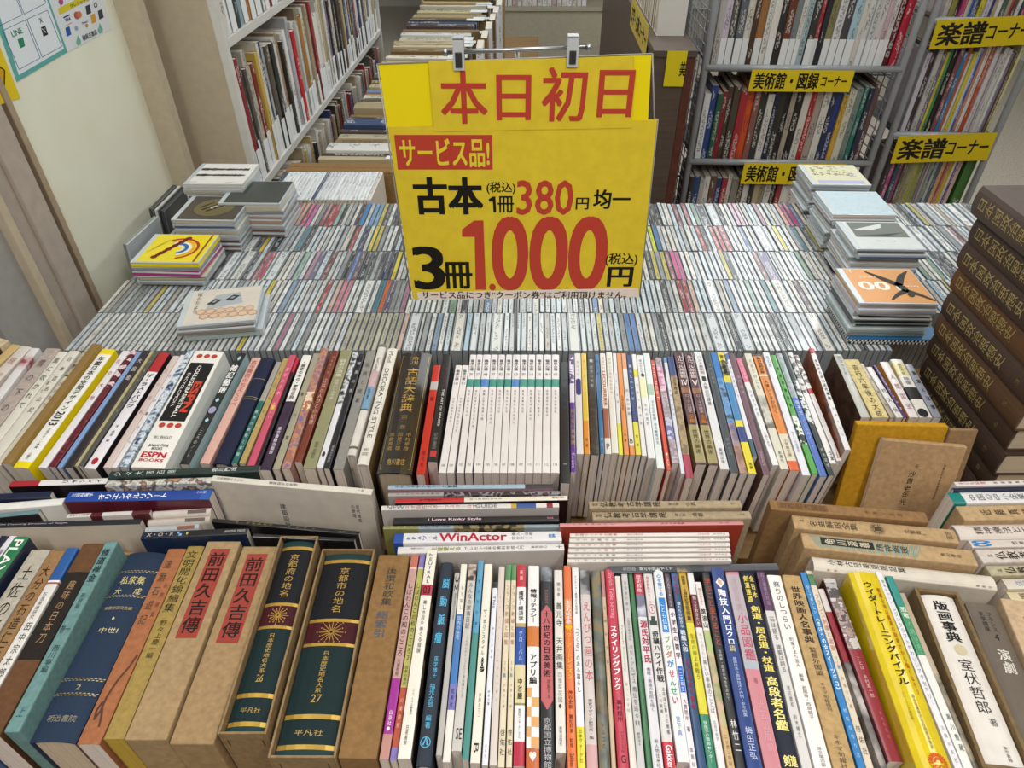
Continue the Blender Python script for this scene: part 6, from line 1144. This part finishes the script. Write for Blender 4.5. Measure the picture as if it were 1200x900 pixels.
def face_x(z, y0, y1, where, hrange, seed, cols, slips, tr=(.015, .036)):
    """books on a shelf of that case: spines towards +x, running away from the viewer"""
    rs_ = random.Random(seed); y = y0; i = 0
    while y < y1:
        T = rs_.uniform(*tr); L = rs_.uniform(*hrange); c = cols[i] if i < len(cols) else rs_.choice(BGC); i += 1
        M = RZ @ Matrix.Translation((XF-.006-rs_.uniform(0, .012), y+T/2, z+.0005)) @ Matrix.Rotation(math.pi/2, 4, 'Z')
        o = small_book(M, T*.95, L, .165, c, '%s book on the %s of the white bookcase, %s from the near end' % (cname(c), where, ordn(i)), 'shelf_book', group='books on the '+where)
        if slips and rs_.random() < .72:
            mb = MB(); hh = rs_.uniform(.075, .11); mb.box((-T*.42, -.0055, .001), (T*.42, -.0040, hh), tagm); s = mb.build('price_slip', o, None)
        y += T
face_x(Z1, YE+.026, YE+1.93, 'middle shelf', (.72*ZS, .88*ZS), 21, ['ded9d2', '8a2030', '4a4440', '57524c', 'b8b4ac', 'c0b898', '7a1c28', 'c8a850', 'd8d2c0', '28406c', 'b8b8b4', '5a5248', '2a2826', 'd0cfd0', 'a08a6a', '8a6a48', '3a3634', 'c8c6c4', 'e6e4e2', 'b0b2b8', 'c0202c', 'cfd0cc', 'c8c8c4', '8a7a64', 'b07828', 'd0ccc0'], True)
face_x(Z2, YE+.026, YE+1.93, 'upper shelf', (.75*ZS, .9*ZS), 22, ['d8d2cc', 'b02840', 'd0d4dc', '2c4a80', '3a4a44', '8ab0c8', 'c8d0d4', 'e0dcd0', 'c08a58', 'd8d8dc', 'b88a98'], True)
face_x(Z1-ZS, YE+.026, YE+1.93, 'bottom shelf', (.72*ZS, .86*ZS), 23, [], False)
# books in rows on the low shelf of the aisle: spines up, long side across
lowt = empty('aisle_shelf', RZ @ Matrix.Translation((-.35, 3.2, 0)), 'low wooden shelf in the aisle under the boxed books', 'shelf'); bpy.context.view_layer.update()
for nm, a, b in (('shelf_board', (-.66, 1.98, .50), (.02, 4.6, .53)), ('shelf_support', (-.64, 2.25, 0), (-.61, 4.5, .4995)), ('shelf_support', (-.03, 2.25, 0), (0, 4.5, .4995))):
    mb = MB(); mb.box(a, b, mat('8a6a44', 'wood'), RZ, .002); kid(mb, nm, lowt)
rs_ = random.Random(31); y = 1.99; i = 0
AIS = ['b8a988', '3a3026', 'c8c0aa', 'd8d8d4', '8a7048', 'b0a88c', '4a3c3a', '33466a', '2e2822', '8c7048', 'a89a78', '7a5c58', 'c4b88c', '5c584c', 'd0ccb8', 'a0703c', '6a84a8', 'b8a880', '6a5a30', '4e4a40', '9a7a4c', 'd8d4c4', 'a8906c', 'c0b090', '8a6c40', 'e0dcd0', '9a8460', '7c6440', 'b4a484', 'c8bc9c']
while y < 4.5:
    T = rs_.choice((.030, .045, .055, .07)); L = rs_.uniform(.24, .29)+.05*(y-2); c = AIS[i % len(AIS)]; i += 1; H = rs_.uniform(.21, .245); x0 = -.645+.01*rs_.random()
    M = RZ @ Matrix.Translation((x0, y+T/2, .5305+H)) @ Matrix(((0, 0, 1, 0), (1, 0, 0, 0), (0, -1, 0, 0), (0, 0, 0, 1)))
    M = M @ Matrix.Identity(4)
    o = small_book(M, T*.94, L, H, c, '%s boxed volume lying across the low aisle shelf, %s from the near end' % (cname(c), ordn(i)), 'boxed_volume', group='boxed volumes in the aisle')
    if rs_.random() < .7:
        mb = MB(); mb.box((-T*.42, -.004, L-.06), (T*.42, -.0028, L+.03), tagm); mb.build('price_slip', o)
    y += T
for i in range(7):
    c = ['e4e6e8', '8a6a44', 'dfe0e2', '6a4c30', 'e0e2e6', 'd8dade', '9a8258'][i]
    M = RZ @ Matrix.Translation((-.225+.008*i, 3.0+.17*i, .5305)) @ Matrix.Rotation(.02, 4, 'Z')
    small_book(M, .028, .31, .14, c, '%s tall volume standing at the right of the aisle shelf, %s from the near end' % (cname(c), ordn(i+1)), group='tall volumes in the aisle')
# far end of the aisle: low plinth of another bookcase with white books
fb = empty('bookcase', Matrix.Translation((.2, 6.9, 0)), 'beige bookcase across the far end of the aisle', 'bookcase'); bpy.context.view_layer.update()
bp_ = mat('b0a894', 'matte')
for nm, a, b in (('plinth', (-.75, 6.62, 0), (1.0, 6.98, .285)), ('shelf', (-.75, 6.60, .2855), (1.0, 6.98, .315)), ('back_panel', (-.75, 6.981, 0), (1.0, 7.0, 1.9)), ('side_panel', (-.78, 6.60, 0), (-.7505, 7.0, 1.9)), ('side_panel', (1.0005, 6.60, 0), (1.03, 7.0, 1.9))):
    mb = MB(); mb.box(a, b, bp_, None, .002); kid(mb, nm, fb)
for i in range(26):
    c = random.choice(['e2ded8', 'd8d0cc', 'e6e4e6', 'c8b0b4', 'd8d8d0']); x = -.45+.043*i
    small_book(Matrix.Translation((x, 6.66, .3155)), .038, .24, .17, c, '%s book on the far beige bookcase, %s from its left end' % (cname(c), ordn(i+1)), 'shelf_book', group='books on the far bookcase')

# ------------------------------------------------------------------ dark brown low bookcase right of the aisle
BX0, BX1, BY0, BY1, BZ = .375, .505, 2.32, 4.3, 1.0
db = empty('bookcase', RZ @ Matrix.Translation(((BX0+BX1)/2, 3.3, 0)), 'dark brown low bookcase between the aisle and the wire carts', 'bookcase'); bpy.context.view_layer.update()
dk, dk2 = mat('57483d', 'wood'), mat('5a2c1e', 'wood')
for nm, a, b, m in (('end_panel', (BX0, BY0, 0), (BX1-.028, BY0+.02, BZ-.0205), dk), ('front_post', (BX1-.0275, BY0-.001, 0), (BX1, BY0+.02, BZ-.0205), dk2), ('top_board', (BX0-.004, BY0-.006, BZ-.02), (BX1+.004, BY1, BZ), dk), ('aisle_panel', (BX0, BY0+.0205, 0), (BX0+.016, BY1, BZ-.0205), dk), ('inner_panel', (BX1-.016, BY0+.0205, 0), (BX1, BY1, BZ-.0205), dk2)):
    mb = MB(); mb.box(a, b, m, RZ, .0015); kid(mb, nm, db)
def flat_sign(label, M, w, h, text, px=None, t=.0012, col='e2c81c', parts=(), tw=.86, th=.62):
    root = empty('shelf_sign', M, label, 'sign'); mb = MB(); mb.box((-w/2, 0, -h/2), (w/2, t, h/2), mat(col, 'flat')); k = mat('1d1a16', 'ink')
    for s, fx0, fx1, fh in text: htext(mb, s, k, Vector((-w/2+fx0*w, -.0004, -h*fh/2)), XA, Vector((0, 0, 1)), (fx1-fx0)*w, h*fh, .035)
    mb.build('sign_card', root); return root
M = RZ @ Matrix.Translation((BX0-.0055, 2.72, .985)) @ Matrix.Rotation(-math.pi/2, 4, 'Z')
flat_sign('narrow yellow sign on the aisle side of the dark brown bookcase', M, .50, .10, [('文学・古典コーナー', .06, .94, .6)], col='c8b450')
c0 = RZ.inverted() @ on(791, 80, RZ @ Vector((0, BY0, 0)), RZ.to_3x3() @ Vector((0, 1, 0)))
flat_sign('small yellow sign on the end of the dark brown bookcase', RZ @ Matrix.Translation((c0.x, BY0-.0085, c0.z)), .062, .105, [('美', .72, 1.0, .4)], col='d8c41c')
for i in range(12):
    c = ['d8d4ce', 'c4beb4', '6a5a4c', 'e0deda', 'b8b0a0', 'd4d0c8', '8a7a68', 'dcdad6', 'c8c2b8', 'e2e0dc', '9a8a74', 'd0ccc4'][i]
    M = RZ @ Matrix.Translation((BX1-.012, BY0+.20+.05*i, BZ+.0005)) @ Matrix.Rotation(-math.pi/2, 4, 'Z') @ Matrix.Rotation(math.pi, 4, 'Z')
    small_book(M, .040, .235, .09, c, '%s book standing on the dark brown bookcase, %s from the near end' % (cname(c), ordn(i+1)), group='books on the dark brown bookcase')
# ------------------------------------------------------------------ wire mesh cart of art catalogues
def cart(label, x0, x1, y0, depth, zs, top, mesh_side=True, M=RZ, col='9c9fa2'):
    root = empty('wire_cart', M @ Matrix.Translation(((x0+x1)/2, y0+depth/2, 0)), label, 'cart'); bpy.context.view_layer.update(); m = mat(col, 'plastic')
    def tb(pts, r, nm, seg=10): mb = MB(); mb.tube([M @ Vector(p) for p in pts], r, m, seg); kid(mb, nm, root)
    for x in (x0, x1):
        arc = [(x, y0, .06), (x, y0, top-.05)]+[(x, y0+.05-.05*math.cos(a*.3927), top-.05+.05*math.sin(a*.3927)) for a in range(1, 5)]+[(x, y0+depth-.05+.05*math.sin(a*.3927), top-.05+.05*math.cos(a*.3927)) for a in range(0, 5)]+[(x, y0+depth, .06)]
        tb(arc, .0125, 'side_frame')
        if mesh_side:
            mb = MB()
            for i in range(1, 8): y = y0+depth*i/8; mb.tube([M @ Vector((x, y, .2)), M @ Vector((x, y, top-.02))], .0022, m, 5)
            z = .25
            while z < top-.03: mb.tube([M @ Vector((x, y0, z)), M @ Vector((x, y0+depth, z))], .0022, m, 5); z += .035
            kid(mb, 'side_mesh', root)
    for z in zs:
        mb = MB(); mb.tube([M @ Vector((x0, y0-.004, z)), M @ Vector((x1, y0-.004, z))], .0115, m, 10); kid(mb, 'front_rail', root)
        mb = MB(); mb.box((x0+.0125, y0+.009, z-.004), (x1-.0125, y0+depth-.01, z+.004), mat('6f7274', 'metal'), M); kid(mb, 'shelf_deck', root)
        tb([(x0, y0+depth, z+.10), (x1, y0+depth, z+.10)], .006, 'back_rail', 8)
    for x in (x0, x1):
        for y in (y0, y0+depth):
            mb = MB(); mb.tube([M @ Vector((x-.012, y, .032)), M @ Vector((x+.012, y, .032))], .032, mat('2c2c2e', 'plastic'), 14); kid(mb, 'caster', root)
YC = 2.55
inv = RZ.inverted(); nY = RZ.to_3x3() @ Vector((0, 1, 0)); pC = RZ @ Vector((0, YC, 0))
def oncart(px, py): return inv @ on(px, py, pC, nY)
za, zb_ = oncart(940, 80).z, oncart(920, 190).z; zc = 2*zb_-za
x0_, x1_ = oncart(826, 80).x, oncart(1057, 80).x
cart('grey wire cart of art catalogues with mesh sides', x0_, x1_, YC, .42, (za, zb_, zc), za+.42)
def front_row(x0, x1, y, z, hr, where, cols, tr, seed, lean=0.0, slips=False, M0=RZ, dep=.20, nm='exhibition_catalogue'):
    rs_ = random.Random(seed); x = x0; i = 0; out = []
    while x < x1-.004:
        T = rs_.uniform(*tr); c = cols[i] if i < len(cols) else rs_.choice(BGC); L = rs_.uniform(*hr); i += 1
        if x+T > x1: break
        out.append((x+T/2, T, L, c, rs_.uniform(0, .012), rs_.random())); x += T
    n = len(out)
    for i, (xc, T, L, c, dy, q) in enumerate(out):
        M = M0 @ Matrix.Translation((xc, y+.012+dy, z+.0045)) @ Matrix.Rotation(lean, 4, 'Y')
        e = '%s from the left' % ordn(i+1) if i < n/2 else '%s from the right' % ordn(n-i)
        o = small_book(M, T*.95, L, dep, c, '%s %s %s, %s' % (cname(c), 'catalogue' if nm[0] == 'e' else 'music book', where, e), nm, 'book', group=('catalogues ' if nm[0] == 'e' else 'music books ')+where)
        if slips and q < .8:
            mb = MB(); mb.box((-T*.44, -.0035, 0), (T*.44, -.0027, .085), tagm); mb.build('price_slip', o)
TOPC = ['b8b4ac', 'cdbfcf', '55534e', '5c6068', 'd8d4c4', '4a3428', 'a0703c', 'dcdad2', 'e0dcd4', '2c2a2a', '6a3424', '7a8484', 'd8d4cc', 'a8bcc0', '34322e', 'b03440', '26262a', '8a8454', 'd4d2d4', '4a4448', 'a8c4d0', 'd4cec4', 'd8d8d4', 'c8c8c8', 'd0c8c8', 'c4a8b0', 'd4d0cc', '5a1c24', 'b01c34', 'dedbd0']
MIDC = ['d8d8d8', '2c4484', '2a5a40', '8a1c2c', '4a3c34', '4c4438', 'a82c34', 'd2541c', '8a5a54', '3a3a34', 'd8d4cc', '1e2a44', '33302a', '24201f', 'a89c8c', '201c1e', 'd4d0c6', 'a82420', 'a89c90', 'd8d4cc', '24304c', '2a3c80', 'cfa43a', 'd0ccb8', '7a8a84', '2c7468', '2c3044', '6a4a4c', 'b88a84', '24221f', 'a8895c', '4a1820']
front_row(x0_+.02, x1_-.016, YC, za, (.27, .34), 'on the top shelf of the wire cart', TOPC, (.016, .028), 41, 0.0, True)
front_row(x0_+.02, x1_-.016, YC, zb_, (.235, .275), 'on the middle shelf of the wire cart', MIDC, (.016, .027), 42, .0)
front_row(x0_+.02, x1_-.016, YC, zc, (.235, .27), 'on the lower shelf of the wire cart', ['3a3430', '2c4a78', 'b8b0a8', 'd8d4cc', '6a4a3c', '2c4070', 'a02c34', 'd0ccc0', '8a8478', '4a3c30'], (.016, .027), 43, .0)
def cartsign(label, x0, y0, x1, y1, text):
    a, b = oncart(x0, y1), oncart(x1, y0); w, h = b.x-a.x, b.z-a.z
    flat_sign(label, RZ @ Matrix.Translation(((a.x+b.x)/2, YC-.019, (a.z+b.z)/2)), w, h, text)
cartsign('yellow sign reading 美術館・図録コーナー on the upper rail of the wire cart', 875, 81, 1000, 105, [('美術館・図録', .04, .67, .76), ('コーナー', .70, .95, .48)])
cartsign('yellow sign reading 美術館・図録 on the lower rail behind the leafy disc stack', 866, 190, 990, 213, [('美術館・図録', .04, .67, .76), ('コーナー', .70, .95, .48)])

# ------------------------------------------------------------------ rack of sheet music at the right, turned towards the viewer
YM = 2.55; aM = 0.0
RM = RZ @ Matrix.Translation((x1_+.045, YC, 0)); iRM = RM.inverted(); nM = RM.to_3x3() @ Vector((0, 1, 0)); pM = RM @ Vector((0, 0, 0))
def onm(px, py): return iRM @ on(px, py, pM, nM)
z1 = onm(1100, 158).z; z2 = onm(1140, 24).z; z3 = z1-(z2-z1); xr = onm(1186, 100).x
cart('grey wire rack of sheet music right of the catalogue cart', 0.0, xr+.02, 0, .40, (z2, z1, z3), z2+.36, False, RM)
MUS = ['c8c4cc', '3a3030', 'b8b4b0', '6a6a78', 'c8b440', '4a8a5c', '201c20', '7a4a50', '2c74a4', 'b86040', 'd0ccd4', 'c8c040', 'c4c4d0', '4a58a0', 'c08458', 'd4d0cc', 'b04a28', 'cfc8c8', 'c4bfc4', 'b8b0b4', 'c8c8c0', 'd4d4d0', '8a7c94', '6a5a3a', 'd0cc98', 'c8c8b8', 'd0ccc0', '1e2c2c', '8a9a80', 'a8b49c']
def mrow(z, x1, hr, where, cols, seed, tr=(.008, .017)): front_row(.035, x1, 0, z, hr, where, cols, tr, seed, 0.0, False, RM, .21, 'sheet_music_book')
mrow(z2, xr+.05, (.26, .30), 'on the top tier of the music rack', ['c8c4bc', 'c4c0b8', '8a8440', '26242a', 'a83c68', 'c0b8a8', '4a80b8', '6a6a98', '3a3a44', 'c8c030', 'c0b8c8'], 51)
mrow(z1, xr, (.265, .30), 'on the middle tier of the music rack', MUS, 52)
mrow(z3, xr-.035, (.265, .295), 'on the lower tier of the music rack', ['4a3a44', 'b04878', '2c4a58', '8a4a70', '5a5248', '8a7c5c', '94906c', 'a8a050', '8a8c4c', '9a9c70', '8a7a84', 'a89898', '8a9484', '2c5878', 'b8b0a0', '4a6478', 'c8a880', 'a04030', 'b89078', 'c8a414', 'd0c8b4', '4a3480', 'c8a898', '34302c', 'b84a30', 'c8b8a4'], 53)
small_book(RM @ Matrix.Translation((xr-.012, .015, z3+.0045)), .036, .30, .21, '3c6a2c', 'dark green music binder at the right end of the lower tier of the rack', 'sheet_music_book', 'book')
def msign(label, pts, text):
    p = [onm(*q) for q in pts]; c = sum(p, Vector())/4; w = (p[1]-p[0]).length; h = (p[0].z-p[3].z); ang = math.atan2(p[1].z-p[0].z, p[1].x-p[0].x)
    flat_sign(label, RM @ Matrix.Translation((c.x, -.020, c.z)) @ Matrix.Rotation(-ang, 4, 'Y'), w, h, text, col='d2b81a')
msign('yellow sign reading 楽譜コーナー on the upper tier of the music rack', [(1093, 21.5), (1212, 15), (1206, 52), (1086, 56)], [('楽譜', .05, .52, .76), ('コーナー', .54, .96, .5)])
msign('yellow sign reading 楽譜コーナー drooping from the lower tier of the music rack', [(1049, 159), (1164, 155), (1152, 180), (1046, 191)], [('楽譜', .05, .52, .72), ('コーナー', .54, .96, .5)])
